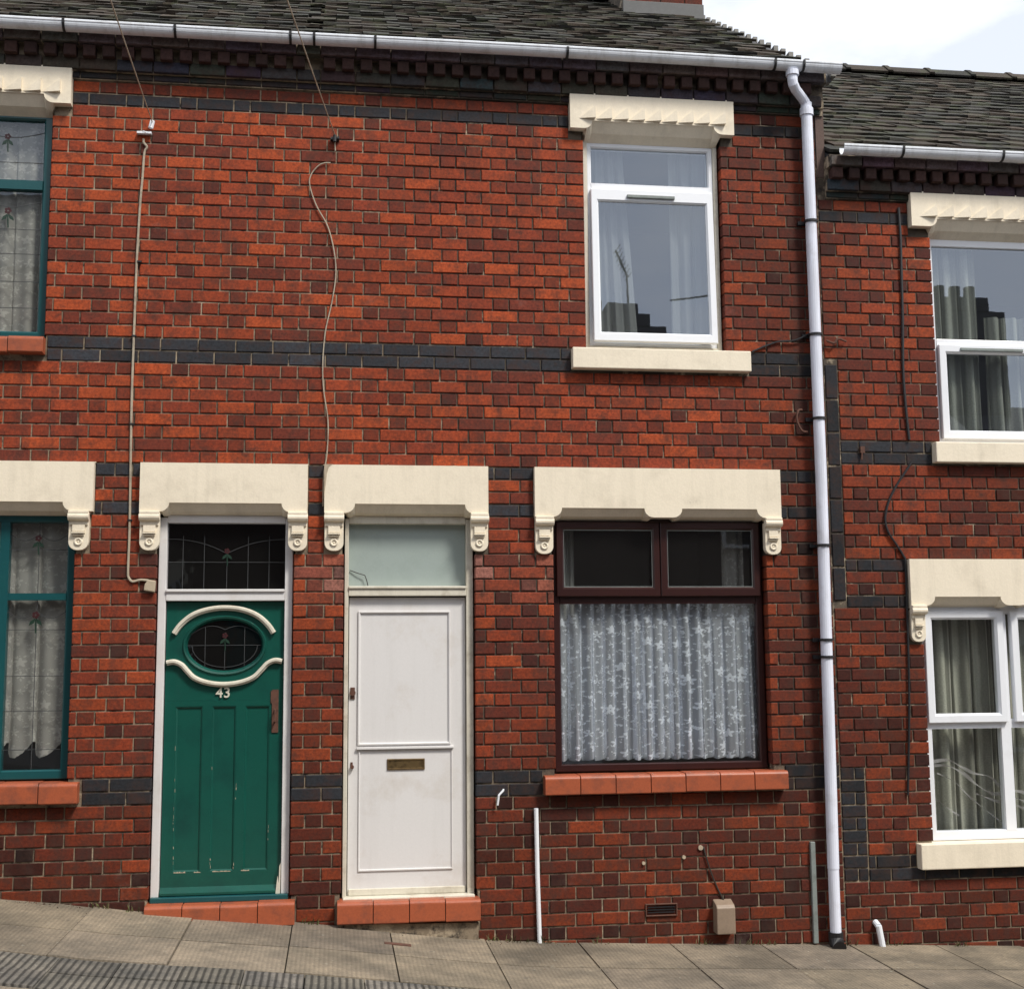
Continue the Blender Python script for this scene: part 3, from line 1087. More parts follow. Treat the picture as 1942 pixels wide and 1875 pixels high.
cornice(mid, XA, 3.30, 5.335)
roof(mid, XA, 3.36, 5.640, 8.13, verge_right=True)
gutter(mid, XA, 3.37, 5.625, [.22, 1.48, 2.9, 3.1], sag=.008)
obj('gable_wall', MB().prism([(0, 0)]*3, 0, 0) if False else MB().add(
    [(3.25, RY0+.1, 4.9), (3.25, RY1, 7.4), (3.25, RY1, 8.02), (3.25, RY0+.1, 5.6),
     (3.31, RY0+.1, 4.9), (3.31, RY1, 7.4), (3.31, RY1, 8.02), (3.31, RY0+.1, 5.6)],
    [(0, 3, 2, 1), (4, 5, 6, 7), (0, 1, 5, 4), (2, 3, 7, 6), (0, 4, 7, 3), (1, 2, 6, 5)]), M['oppbrick'], mid)
rooms(mid, [(-.10, 1.05, -.05, 3.2), (1.12, 3.2, .2, 3.2), (.3, 3.2, 3.3, 5.5)])

lintel(mid, -.078, .957, 2.861, 2.556, [(.052, .868)], 2.614, 2.530)
console(mid, -.016, 2.556); console(mid, .900, 2.556, .112)
lintel(mid, 1.257, 2.895, 2.861, 2.540, [(1.372, 2.035), (2.165, 2.790)], 2.598, 2.520)
console(mid, 1.318, 2.540, .115); console(mid, 2.838, 2.540, .108)
lintel(mid, 1.521, 2.651, 5.395, 5.150, [(1.615, 2.566)], 5.205, 5.095, y0=-.055, teeth=True, ybk=.06)
sl = MB().box(1.514, 2.718, -.062, .12, 3.514, 3.652)
obj('window_sill', sl, M['cream'], mid, bevel=.006)
tile_row(mid, 'window_sill', 1.297, 2.873, .797, .915, -.075, .12, 7)
st = tile_row(mid, 'door_step', .020, .893, .062, .192, -.085, .16, 4)
obj('step_bedding', MB().prism([(.03, -.05), (.88, -.12), (.88, .045), (.03, .060)], -.05, .08), M['mortar'], mid)

# brown window
Y = .075
wB = MB().ring(1.388, 2.786, .925, 2.555, .046, .046, .045, .06, Y, Y+.06, .006)
wB.box(1.434, 2.740, Y+.001, Y+.058, 1.988, 2.045)
wB.box(2.070, 2.120, Y+.001, Y+.058, 2.045, 2.49)
winB = obj('window', wB, M['brown'], mid, label='wide mahogany brown window with two small top lights')
for a, b in ((1.408, 2.092), (2.098, 2.766)):
    ca = obj('casement', MB().ring(a, b, 2.035, 2.515, .052, .052, .062, .05, Y-.030, Y+.012, .014), M['brown'], winB)
    pane(winB, a+.05, b-.05, 2.095, 2.467, Y+.002)
pane(winB, 1.433, 2.742, .969, 1.99, Y+.02)
for a, b in ((1.458, 2.042), (2.148, 2.716)):
    obj('glazing_bead', MB().ring(a-.003, b+.003, 2.094, 2.468, .005, .005, .005, .005, Y-.018, Y+.004, .001, .001), M['greyboard'], winB)

# upper window: cream box frame, white fixed top light, top-hung casement a little open at the foot
wU = MB().ring(1.622, 2.556, 3.652, 5.15, .030, .030, .040, .045, .050, .13, .004)
winU = obj('window', wU, M['creamwood'], mid, label='upstairs white plastic window in a cream frame, its casement slightly ajar')
obj('fixed_frame', MB().ring(1.652, 2.526, 3.692, 5.10, .030, .034, .03, .035, .062, .12, .008).box(1.68, 2.50, .0625, .118, 4.755, 4.815), M['upvc'], winU)
pane(winU, 1.680, 2.496, 4.813, 5.068, .085, 'glassup')
tilt = R(2.05)
cs_ = MB().ring(1.670, 2.512, 3.712, 4.765, .052, .052, .062, .085, .030, .066, .012)
cs_.v = [(x_, y_ - (4.765-z_)*math.tan(tilt), z_) for x_, y_, z_ in cs_.v]
obj('casement', cs_, M['upvc'], winU)
pane(winU, 1.715, 2.468, 3.77, 4.686, .048, 'glassup', tilt=tilt)
obj('trickle_vent', MB().box(1.915, 2.245, .012, .031, 4.705, 4.728), M['greyboard'], winU, bevel=.004)

# white door
fr = MB()
fr.box(.052, .078, .05, .14, .17, 2.53)
fr.box(.822, .866, .05, .14, .17, 2.53)
fr.box(.0785, .8215, .05, .14, 2.498, 2.545)
fr.box(.0785, .8215, .046, .14, 2.040, 2.098)
fr.box(.0785, .8215, .036, .14, 2.086, 2.102)
door_fr = obj('door_frame', fr, M['creamwood'], mid, bevel=.004)
pane(door_fr, .079, .821, 2.10, 2.498, .105, 'fan', 'fanlight_pane')
obj('bent_wire', MB().tube([(.085, .098, 2.205), (.13, .09, 2.188), (.180, .085, 2.172), (.192, .085, 2.14), (.200, .09, 2.106)], .0028, 6), M['darkwire'], door_fr)
dm = MB().box(.083, .818, .085, .125, .205, 2.032)
doorW = obj('front_door', dm, M['white'], mid, bevel=.003, label='plain white front door with a brass letter plate')
mo = MB()
mo.ring(.140, .722, 1.112, 1.945, .014, .014, .014, .014, .073, .088, .005, .002)
mo.ring(.148, .734, .348, 1.080, .009, .009, .011, .001, .077, .088, .003, .001)
obj('panel_moulding', mo, M['white'], doorW)
obj('middle_rail_bead', MB().box(.134, .742, .066, .088, 1.086, 1.102), M['white'], doorW, bevel=.003)
obj('weather_bar', MB().prism([(.09, .205), (.812, .205), (.812, .245), (.09, .245)], .072, .086), M['creamwood'], doorW, bevel=.004)
lp = obj('letter_plate', MB().ring(.325, .560, .958, 1.026, .012, .012, .012, .012, .076, .086, .003, .003), M['brass'], doorW)
obj('letter_flap', MB().box(.336, .549, .080, .087, .969, 1.015), M['brass'], doorW, bevel=.002)
obj('lock', MB().tube([(.108, .086, 1.437), (.108, .066, 1.437)], .019, 16).box(.094, .122, .078, .087, 1.398, 1.47), M['rust'], doorW)
obj('door_knob', MB().tube([(.108, .086, .982), (.108, .070, .982), (.108, .060, .982)], .012, 14).box(.098, .112, .080, .087, .985, 1.01), M['rust'], doorW)
obj('threshold', MB().box(.055, .864, .0, .16, .166, .204), M['creamwood'], mid, bevel=.006)

# downpipe with swan neck, sockets and straps
pp = MB()
YP = -.062
neck = [(3.030, -.180, 5.575), (3.030, -.180, 5.50), (3.034, -.178, 5.478), (3.06, -.15, 5.455), (3.13, -.085, 5.425), (3.155, -.068, 5.405), (3.165, YP, 5.38)]
pp.tube(neck, .034, 14)
pipe_pts = [(3.166, YP, 5.40), (3.168, YP, 4.2), (3.170, YP, 2.8), (3.158, YP, 1.2), (3.150, YP, .30)]
pp.tube(pipe_pts, .0375, 18)
pp.tube([(3.150, YP, .31), (3.150, YP, -.10)], .035, 18)
pp.tube([(3.030, -.180, 5.57), (3.030, -.180, 5.535)], .044, 14)
dp = obj('downpipe', pp, M['pipe'], mid, smooth=False)
def px_(z):
    for (a, _, za), (b, _, zb) in zip(pipe_pts, pipe_pts[1:]):
        if zb <= z <= za: return a + (b-a)*(za-z)/(za-zb)
    return 3.150
obj('pipe_socket', MB().tube([(3.166, YP, 5.31), (3.166, YP, 5.36)], .046, 16), M['pipe'], dp)
for z in (4.56, 3.775, 3.205, 2.36, 1.745, 1.635):
    x_ = px_(z)
    b = MB().tube([(x_, YP, z-.008), (x_, YP, z+.008)], .046, 16)
    b.box(x_-.075, x_+.03, -.022, .004, z-.012, z+.012)
    obj('pipe_strap', b, M['black'], dp)
obj('pipe_shoe', MB().tube([(3.150, YP, -.09), (3.150, YP, -.13), (3.147, YP-.02, -.155), (3.143, YP-.07, -.175)], .046, 14), M['black'], dp)

# cables, conduits, vents on the middle house
c2 = [(-.034, -.03, 5.02), (-.032, -.015, 4.97), (-.030, -.012, 4.93)]
obj('wall_cable', MB().tube(c2, .004, 6), M['wire'], mid)
def smooth_path(pts, n=6):
    out = []
    P_ = [Vector(p) for p in pts]
    for i in range(len(P_)-1):
        a = P_[max(i-1, 0)]; b = P_[i]; c = P_[i+1]; d = P_[min(i+2, len(P_)-1)]
        for j in range(n):
            t = j/n
            out.append(.5*((2*b) + (c-a)*t + (2*a-5*b+4*c-d)*t*t + (3*b-a-3*c+d)*t*t*t))
    out.append(P_[-1])
    return out
c2b = [(-.060, 4.848), (-.10, 4.845), (-.141, 4.822), (-.185, 4.76), (-.192, 4.69), (-.148, 4.556), (-.073, 4.417), (-.030, 4.243), (-.020, 4.10), (-.041, 3.928), (-.083, 3.719), (-.097, 3.512), (-.089, 3.341), (-.060, 3.137), (-.065, 2.934), (-.083, 2.80), (-.086, 2.60)]
obj('wall_cable', MB().tube(smooth_path([(a, -.012, b) for a, b in c2b]), .0042, 6), M['wire'], mid)
obj('cable_bracket', MB().box(-.06, -.005, -.035, .002, 5.0, 5.016).tube([(-.034, -.03, 5.03), (-.034, -.03, 4.985)], .012, 8).tube([(-.012, -.01, 5.01), (-.012, -.045, 5.01)], .008, 8), M['black'], mid)
obj('conduit', MB().tube([(1.248, -.018, .715), (1.252, -.018, .33), (1.262, -.018, -.105)], .014, 10), M['upvc'], mid, label='thin white plastic conduit')
vg = obj('air_brick', MB().ring(1.935, 2.140, .035, .112, .008, .008, .008, .008, -.012, .01, .002, .002).box(1.943, 2.132, .004, .012, .043, .104), M['rust'], mid)
obj('vent_slat', MB().box(1.95, 2.125, -.008, .006, .055, .061).box(1.95, 2.125, -.008, .006, .071, .077).box(1.95, 2.125, -.008, .006, .087, .093), M['black'], vg)
obj('vent_cover', MB().add(
    [(2.372, .0, -.075), (2.492, .0, -.075), (2.492, .0, .125), (2.372, .0, .125),
     (2.372, -.085, -.075), (2.492, -.085, -.075), (2.492, -.085, .085), (2.372, -.085, .085), (2.372, -.068, .102), (2.492, -.068, .102)],
    [(4, 5, 6, 7), (7, 6, 9, 8), (8, 9, 2, 3), (0, 4, 7, 8, 3), (1, 2, 9, 6, 5), (0, 1, 5, 4)]), M['beigebox'], mid, bevel=.006, label='beige metal cover low on the wall')
obj('trunking', MB().box(3.020, 3.052, -.022, .004, -.165, .462), M['greyboard'], mid, bevel=.004)
obj('loose_lead', MB().tube(smooth_path([(3.14, -.03, 3.79), (3.04, -.02, 3.745), (2.93, -.014, 3.735), (2.83, -.012, 3.70), (2.74, -.012, 3.66)]), .006, 6), M['black'], mid)
obj('old_bracket', MB().tube(smooth_path([(3.07, -.02, 3.27), (3.04, -.03, 3.26), (3.03, -.03, 3.2), (3.06, -.03, 3.13), (3.10, -.03, 3.12)]), .008, 6), M['rust'], mid)
obj('old_cable', MB().tube(smooth_path([(2.32, -.004, .45), (2.325, -.01, .42), (2.36, -.01, .30), (2.40, -.008, .20), (2.44, -.008, .12)]), .005, 6), M['darkwire'], mid)
obj('wall_hook', MB().tube([(1.045, .0, .83), (1.04, -.03, .828), (1.012, -.034, .80), (1.004, -.03, .74)], .007, 6), M['upvc'], mid)
obj('wall_plug', MB().tube([(2.30, .005, .445), (2.30, -.012, .445)], .016, 8).tube([(2.19, .005, .39), (2.19, -.012, .39)], .012, 8).tube([(1.93, .005, .36), (1.93, -.01, .36)], .011, 8), M['wood'], mid)

# chimney stack at the party wall
CX0, CX1, CY0, CY1 = 2.60, 3.345, 2.86, 4.55
ch = obj('chimney', MB().box(CX0+.01, CX1-.01, CY0+.01, CY1-.01, 7.2, 9.5), M['mortar'], mid)
cb = MB()
for k in range(12):
    za = 7.58 + k*COURSE
    x_ = CX0
    first = .105 if k % 2 else .232
    while x_ < CX1-.01:
        e = min(x_ + (first if x_ == CX0 else .232), CX1)
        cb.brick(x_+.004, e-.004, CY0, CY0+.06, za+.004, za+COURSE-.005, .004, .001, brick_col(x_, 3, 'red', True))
        x_ = e
cb.box(CX0, CX1, CY0, CY1, 8.54, 9.5, (.1, .04, .03))
obj('chimney_brickwork', cb, M['brickwork'], ch, kind='stuff')
obj('lead_flashing', MB().box(CX0-.02, CX1+.004, CY0-.012, CY0+.005, 7.50, 7.665), M['leadsheet'], ch, bevel=.004)

def mortar_flecks(house, edges):
    mb = MB()
    for x0, x1, z, y in edges:
        x = x0
        while x < x1:
            if random.random() < .55:
                w = random.uniform(.006, .035); h = random.uniform(.002, .007)
                yy = random.uniform(-.012, .002)
                p = [(x, yy, z-.001), (x+w, yy, z-.001), (x+w*.8, yy+.004, z+h), (x+w*.2, yy+.004, z+h*random.uniform(.4, 1.2))]
                p += [(a, .012, c_) for a, b_, c_ in p]
                mb.add(p, [(0, 1, 2, 3), (3, 2, 6, 7), (0, 3, 7, 4), (1, 5, 6, 2)])
            x += random.uniform(.01, .06)
    obj('mortar_flecks', mb, M['wood'], house, kind='stuff')
mortar_flecks(mid, [(-.075, .955, 2.862, 0), (1.26, 2.89, 2.862, 0), (-.19, -.02, 2.862, 0)])
obj('broken_corner', MB().prism([(-.0795, 2.8625), (-.030, 2.8625), (-.052, 2.845), (-.064, 2.80), (-.070, 2.74), (-.0795, 2.66)], -.0475, -.030), M['wood'], mid)

# ---------------------------------------------------------------- left house (green door)
left = empty('terraced_house', (-1.9, 0, .2), category='house',
             label='red brick terraced house with green front door 43 and teal leaded windows at left')
XL = -4.15
holesL = [(-1.092, -.268, .170, 2.56), (-3.000, -1.590, .93, 2.57), (-2.760, -1.815, 3.630, 5.13)]
coversL = holesL + [(-1.200, -.182, 2.555, 2.861), (-1.197, -1.080, 2.315, 2.56), (-.300, -.182, 2.315, 2.56),
                    (-3.11, -1.479, 2.555, 2.861), (-1.620, -1.498, 2.30, 2.56), (-3.09, -2.98, 2.30, 2.56),
                    (-2.87, -1.695, 5.14, 5.40), (-2.86, -1.795, 3.52, 3.64), (-3.09, -1.500, .80, .945), (-1.110, -.225, .05, .215)]
wallL = wall_backing(left, XL, XA, -.3, 5.62, holesL)
lay_bricks(wallM, XL, XB, Z0, coversM + coversL, kinds_main, -45, 30, .089-MOD*12, 5.335, keep=lambda x: x > XA)
lay_bricks(wallL, XL, XB, Z0, coversM + coversL, kinds_main, -45, 30, .089-MOD*12, 5.335, keep=lambda x: x <= XA)
cornice(left, XL, XA, 5.335)
roof(left, XL, XA, 5.640, 8.13)
gutter(left, XL, XA, 5.625, [-1.72, -1.04, -.32, -.17])
rooms(left, [(-1.2, -.16, .1, 3.2), (-4.1, -1.27, .3, 3.2), (-4.1, -.3, 3.3, 5.5)])
lintel(left, -1.203, -.182, 2.861, 2.556, [(-1.083, -.283)], 2.612, 2.530)
console(left, -1.140, 2.556); console(left, -.241, 2.556)
lintel(left, -3.11, -1.479, 2.861, 2.556, [(-3.0, -1.598)], 2.612, 2.530)
console(left, -1.560, 2.556); console(left, -3.04, 2.556)
lintel(left, -2.87, -1.693, 5.395, 5.150, [(-2.79, -1.800)], 5.205, 5.095, y0=-.055, teeth=True, ybk=.06)
mortar_flecks(left, [(-1.20, -.185, 2.862, 0), (-3.1, -1.48, 2.862, 0)])
tile_row(left, 'window_sill', -2.855, -1.800, 3.530, 3.634, -.075, .12, 5)
tile_row(left, 'window_sill', -3.08, -1.508, .812, .935, -.075, .12, 7)
tile_row(left, 'door_step', -1.108, -.228, .070, .208, -.085, .16, 4)
# teal ground window
wL = MB().ring(-2.996, -1.594, .945, 2.555, .075, .048, .055, .06, Y, Y+.06, .008)
wL.box(-2.93, -1.64, Y+.001, Y+.055, 2.02, 2.062)
wL.box(-2.04, -1.985, Y-.002, Y+.057, .99, 2.50)
winL = obj('window', wL, M['teal'], left, label='teal framed leaded window downstairs')
def leaded(win, x0, x1, z0, z1, y, grid, rx, rz, s=1.0):
    pane(win, x0, x1, z0, z1, y, 'glass')
    ln = [[(x0, z), (x1, z)] for z in grid]
    ln += [[(x0+(x1-x0)*f, z0), (x0+(x1-x0)*f, z1)] for f in (.5,)]
    a = [(x0 + (x1-x0)*i/16, z1 - .07 - .04*abs(math.sin(math.pi*i/8))) for i in range(17)]
    ln.append(a)
    came(win, ln, y)
    rose(win, rx, rz, y-.001, s)
leaded(winL, -1.985, -1.642, .995, 2.02, Y+.022, (1.12, 1.35, 1.56, 1.84), -1.82, 1.93, 1.1)
leaded(winL, -1.985, -1.642, 2.062, 2.495, Y+.022, (2.33,), -1.82, 2.40, 1.0)
leaded(winL, -2.92, -2.04, .995, 2.02, Y+.022, (1.12, 1.35, 1.56, 1.84), -2.5, 1.9, 1.1)
leaded(winL, -2.92, -2.04, 2.062, 2.495, Y+.022, (2.33,), -2.5, 2.4, 1.0)
# teal upper window
wT = MB().ring(-2.756, -1.820, 3.640, 5.13, .05, .052, .055, .055, .06, .12, .010)
wT.box(-2.71, -1.87, .058, .118, 4.615, 4.675)
winT = obj('window', wT, M['teal'], left, label='teal framed leaded window upstairs')
leaded(winT, -2.71, -1.870, 4.675, 5.075, .09, (4.80,), -2.10, 4.97, 1.0)
leaded(winT, -2.71, -1.870, 3.695, 4.615, .09, (3.85, 4.02, 4.20, 4.36), -2.08, 4.48, 1.1)

# green door
fr = MB()
fr.box(-1.090, -1.042, .05, .14, .19, 2.53)
fr.box(-.318, -.270, .05, .14, .19, 2.53)
fr.box(-1.0415, -.3185, .05, .14, 2.497, 2.545)
fr.box(-1.0415, -.3185, .046, .14, 2.012, 2.080)
fr.box(-1.0415, -.3185, .034, .14, 2.066, 2.084)
frL = obj('door_frame', fr, M['white'], left, bevel=.004)
pane(frL, -1.041, -.319, 2.084, 2.497, .105, 'glassdark', 'fanlight_pane')
ln = [[(-1.04, 2.255), (-.32, 2.255)]] + [[(x_, 2.086), (x_, 2.42 if abs(x_+.68) > .1 else 2.33)] for x_ in (-.95, -.82, -.68, -.55, -.42)]
ln.append([(-1.04+.36*t/8, 2.40 - .09*(t/8)**2.2) for t in range(9)])
ln.append([(-.32-.36*t/8, 2.40 - .09*(t/8)**2.2) for t in range(9)])
came(frL, ln, .104, .0035)
rose(frL, -.680, 2.325, .102, .9)

# door leaf with a real oval hole and sunk panels
OX, OZ, OA, OB = -.683, 1.738, .236, .165
DX0, DX1, DZ0, DZ1 = -1.037, -.322, .243, 2.006
def oval(a, b, n=40, cx=OX, cz=OZ):
    return [(cx + a*math.cos(2*math.pi*i/n), cz + b*math.sin(2*math.pi*i/n)) for i in range(n)]
N = 40
dmb = MB()
inner = oval(OA, OB, N)
top_z = 1.40
outer = []
for i in range(N):
    an = 2*math.pi*i/N
    cx_, sz_ = math.cos(an), math.sin(an)
    ex = (DX1-OX) if cx_ > 0 else (OX-DX0)
    ez = (DZ1-OZ) if sz_ > 0 else (OZ-top_z)
    t = min(ex/abs(cx_) if abs(cx_) > 1e-6 else 9, ez/abs(sz_) if abs(sz_) > 1e-6 else 9)
    outer.append((OX+cx_*t, OZ+sz_*t))
corners = [(DX1, DZ1), (DX0, DZ1), (DX0, top_z), (DX1, top_z)]
for c_ in corners:      # snap nearest outline point to each corner
    j = min(range(N), key=lambda q: (outer[q][0]-c_[0])**2+(outer[q][1]-c_[1])**2)
    outer[j] = c_
yf, yk = .085, .125
vs = [(a, yf, b) for a, b in inner] + [(a, yf, b) for a, b in outer] + [(a, yk, b) for a, b in inner] + [(a, yk, b) for a, b in outer]
fs = []
for i in range(N):
    j = (i+1) % N
    fs += [(i, j, N+j, N+i), (2*N+j, 2*N+i, 3*N+i, 3*N+j), (j, i, 2*N+i, 2*N+j)]
dmb.add(vs, fs)
# framing below the oval: stiles, muntins, rails; the panels themselves lie 12 mm back
px0 = [(-.972, -.806), (-.752, -.604), (-.552, -.400)]
edges = [DX0] + [v for p in px0 for v in p] + [DX1]
for a, b in zip(edges[::2], edges[1::2]):
    dmb.box(a, b, yf, yk, .372, 1.366)
dmb.box(DX0, DX1, yf, yk, 1.366, top_z-.0005)
dmb.box(DX0, DX1, yf, yk, DZ0, .372)
doorG = obj('front_door', dmb, M['green'], left, label='green front door with a stained glass oval and cream mouldings')
for a, b in px0:
    obj('door_panel', MB().ring(a-.001, b+.001, .371, 1.367, .016, .016, .016, .016, yf+.002, yk-.002, .010, .001).box(a+.014, b-.014, yf+.012, yk-.003, .386, 1.352), M['green'], doorG)
rim = MB()
for (a1, b1, y1_), (a2, b2, y2_) in (((.256, .184, .085), (.250, .178, .074)), ((.250, .178, .074), (.238, .167, .078)), ((.238, .167, .078), (.226, .155, .108))):
    p1, p2 = oval(a1, b1), oval(a2, b2)
    vs = [(x_, y1_, z_) for x_, z_ in p1] + [(x_, y2_, z_) for x_, z_ in p2]
    rim.add(vs, [(i, (i+1) % 40, 40+(i+1) % 40, 40+i) for i in range(40)])
obj('oval_beading', rim, M['green'], doorG, smooth=True)
og = MB(); og.add([(x_, .106, z_) for x_, z_ in oval(.236, .165)], [tuple(range(40))])
obj('oval_pane', og, M['glassdark'], doorG)
ln = [[(OX-.225, OZ), (OX+.225, OZ)], [(OX, OZ-.15), (OX, OZ+.08)], [(OX-.12, OZ-.13), (OX-.12, OZ+.11)], [(OX+.12, OZ-.13), (OX+.12, OZ+.11)]]
ln.append([(OX-.22+.22*t/8, OZ+.02+.10*math.sin(math.pi*(.12+t/8*.6))) for t in range(9)])
ln.append([(OX+.22-.22*t/8, OZ+.02+.10*math.sin(math.pi*(.12+t/8*.6))) for t in range(9)])
ln.append([(OX+.20*math.cos(a), OZ+.135*math.sin(a)) for a in [math.pi+math.pi*i/14 for i in range(15)]])
came(doorG, ln, .105, .0035)
rose(doorG, OX, OZ+.06, .103, .9)

def sweep_band(pts, w, yb, yf_, name, parent, mat):
    """moulding following a path in the door plane, half-round in section"""
    P_ = smooth_path([(a, 0, b) for a, b in pts], 6)
    sec = [(-.5, 0), (-.42, .6), (-.15, .75), (-.1, 1), (.25, 1), (.42, .7), (.5, 0)]
    mb = MB(); k = len(sec); vs = []
    for i, p in enumerate(P_):
        t = (P_[min(i+1, len(P_)-1)] - P_[max(i-1, 0)]).normalized()
        nrm = Vector((-t.z, 0, t.x))
        for s_, h_ in sec:
            q = p + nrm*(s_*w)
            vs.append((q.x, yb + (yf_-yb)*h_, q.z))
    fs = [tuple(range(k)), tuple(reversed(range(len(vs)-k, len(vs))))]
    for i in range(len(P_)-1):
        fs += [(i*k+j, (i+1)*k+j, (i+1)*k+j+1, i*k+j+1) for j in range(k-1)]
    mb.add(vs, fs)
    return obj(name, mb, M[mat], parent)
sweep_band([(-.990, 1.812), (-.95, 1.868), (-.88, 1.925), (-.79, 1.958), (-.686, 1.970), (-.58, 1.958), (-.49, 1.922), (-.425, 1.868), (-.385, 1.812)], .036, .086, .056, 'door_moulding', doorG, 'creamwood')
sweep_band([(-1.030, 1.632), (-.985, 1.638), (-.94, 1.618), (-.905, 1.58), (-.86, 1.538), (-.78, 1.508), (-.683, 1.497), (-.585, 1.508), (-.505, 1.538), (-.455, 1.585), (-.42, 1.622), (-.375, 1.642), (-.330, 1.636)], .034, .086, .052, 'door_moulding', doorG, 'creamwood')
fc = bpy.data.curves.new('door_number', 'FONT')
fc.body = '43'; fc.size = .088; fc.extrude = .004; fc.bevel_depth = .0012; fc.align_x = 'CENTER'; fc.space_character = 1.05
fc.materials.append(M['num'])
ft = bpy.data.objects.new('numeral_curve', fc); COL.objects.link(ft)
bpy.context.view_layer.update()
fme = bpy.data.meshes.new_from_object(ft.evaluated_get(bpy.context.evaluated_depsgraph_get()))
bpy.data.objects.remove(ft)
fo = bpy.data.objects.new('door_number', fme); COL.objects.link(fo)
fo.parent = doorG
fo.location = Vector((-.686, .080, 1.418)) - wpos(doorG)
fo.rotation_euler = (R(90), 0, 0)
obj('weather_bar', MB().add([(-1.037, .085, .243), (-.322, .085, .243), (-.322, .048, .245), (-1.037, .048, .245), (-1.037, .085, .288), (-.322, .085, .288), (-.322, .048, .258), (-1.037, .048, .258)],
    [(0, 1, 2, 3), (4, 7, 6, 5), (3, 2, 6, 7), (0, 3, 7, 4), (1, 5, 6, 2), (0, 4, 5, 1)]), M['green'], doorG)
obj('handle_plate', MB().box(-.388, -.348, .078, .087, 1.200, 1.462).tube([(-.368, .08, 1.27), (-.368, .045, 1.27), (-.368, .045, 1.34), (-.368, .08, 1.34)], .006, 6).box(-.396, -.352, .0785, .0862, 1.38, 1.455), M['rust'], doorG)
sc = MB()
for a, b, w_, h_ in ((-.966, .42, .005, .10), (-.968, .62, .004, .18), (-.745, .392, .006, .085), (-.600, .80, .005, .09), (-.606, .385, .006, .04), (-.965, .85, .004, .08), (-.966, 1.10, .004, .05), (-.745, .98, .003, .012), (-.40, .55, .003, .1)):
    z = b
    while z < b+h_:
        l_ = random.uniform(.008, .03)
        xx = a + random.uniform(-.002, .002); ww = w_*random.uniform(.2, .75)
        sc.add([(xx, yf-.0007, z), (xx+ww, yf-.0007, z+.002), (xx+ww*random.uniform(.5, 1.2), yf-.0007, z+l_), (xx-ww*.2, yf-.0007, z+l_*.9)], [(0, 1, 2, 3)])
        z += l_ + random.uniform(0, .045)
for a, b, l_ in ((-.73, .372, .11), (-.96, .371, .07), (-.56, .373, .05), (-.84, .370, .04)):
    for q in range(5):
        xx = a + l_*q/5
        sc.add([(xx, yf-.0009, b), (xx+l_/5, yf-.0009, b-.001*random.random()), (xx+l_/6, yf-.0009, b+.007*random.random()+.003), (xx, yf-.0009, b+.005)], [(0, 1, 2, 3)])
obj('chipped_paint', sc, M['wood'], doorG)
obj('threshold', MB().box(-1.088, -.272, .015, .16, .205, .240), M['teal'], left, bevel=.006)
obj('frame_rot', MB().prism([(-.352, .21), (-.322, .21), (-.320, .42), (-.328, .40), (-.331, .30), (-.338, .345)], .046, .0495), M['creamwood'], left)

c1 = [(-1.246, 4.955), (-1.243, 4.93), (-1.222, 4.90), (-1.238, 4.861), (-1.245, 4.7), (-1.254, 4.546), (-1.262, 4.3), (-1.266, 4.131), (-1.270, 3.653), (-1.272, 3.3), (-1.268, 2.918), (-1.262, 2.459), (-1.264, 2.20), (-1.258, 2.152), (-1.235, 2.128), (-1.19, 2.138), (-1.14, 2.134)]
obj('wall_cable', MB().tube(smooth_path([(a, -.010, b) for a, b in c1], 4), .0075, 6), M['wire'], left)
obj('cable_clip', MB().box(-1.262, -1.235, -.02, .001, 4.14, 4.15).box(-1.282, -1.255, -.02, .001, 3.66, 3.67).box(-1.28, -1.252, -.02, .001, 3.1, 3.11).box(-1.275, -1.248, -.02, .001, 2.5, 2.51), M['black'], left)
obj('cable_bracket', MB().box(-1.285, -1.195, -.03, .002, 4.985, 4.998).tube([(-1.19, -.03, 5.07), (-1.20, -.03, 5.02)], .016, 8).tube([(-1.23, -.01, 4.99), (-1.24, -.05, 4.985)], .010, 8), M['upvc'], left)
obj('junction_box', MB().prism([(-1.165, 2.072), (-1.10, 2.062), (-1.095, 2.132), (-1.14, 2.138), (-1.16, 2.11)], -.035, .001), M['wood'], left, bevel=.006)

# ---------------------------------------------------------------- right house (lower down the slope)
DZ = -.587
right = empty('terraced_house', (5.2, 0, -.35), category='house',
              label='lower terraced house at right with white framed windows and patterned curtains')
XR = 7.3
holesR = [(3.865, 5.125, .425, 1.985), (4.050, 4.955, 3.05, 4.54)]
coversR = holesR + [(3.765, 5.23, 1.965, 2.274), (3.765, 3.87, 1.73, 1.97), (5.12, 5.23, 1.73, 1.97), (3.893, 5.10, 4.55, 4.80),
                    (3.985, 5.04, 2.924, 3.06), (3.745, 5.25, .270, .43), (3.250, 3.338, 1.99, 3.59), (3.24, 3.415, .205, .93), (5.9, 6.8, -.4, 2.0)]
def kinds_right(k, x, z):
    if k in (8, 9, 29): return 'blue'
    if k in (-1, -4) and x < 3.8: return 'blue'
    if k in (-25, -26): return 'blue'
    return 'red'
ex = []
z = 2.0
while z < 3.50:
    ex.append((3.252, 3.334, z+.004, z+.216, 'blue')); z += .2255
ex.append((3.252, 3.334, 3.51, 3.585, 'blue'))
for q in range(9):
    za = .207 + q*COURSE
    if q % 2: ex.append((3.250, 3.409, za+.004, za+.074, 'blue'))
    else:
        ex.append((3.250, 3.34, za+.004, za+.074, 'blue')); ex.append((3.349, 3.409, za+.004, za+.074, 'blue'))
wallR = wall_backing(right, XB+.001, XR, -1.0, 5.62+DZ, holesR)
lay_bricks(wallR, XB+.002, XR, Z0+DZ, coversR, kinds_right, -42, 30, .089+.06, 5.335+DZ, DZ, ex)
cornice(right, 3.30, XR, 5.335+DZ)
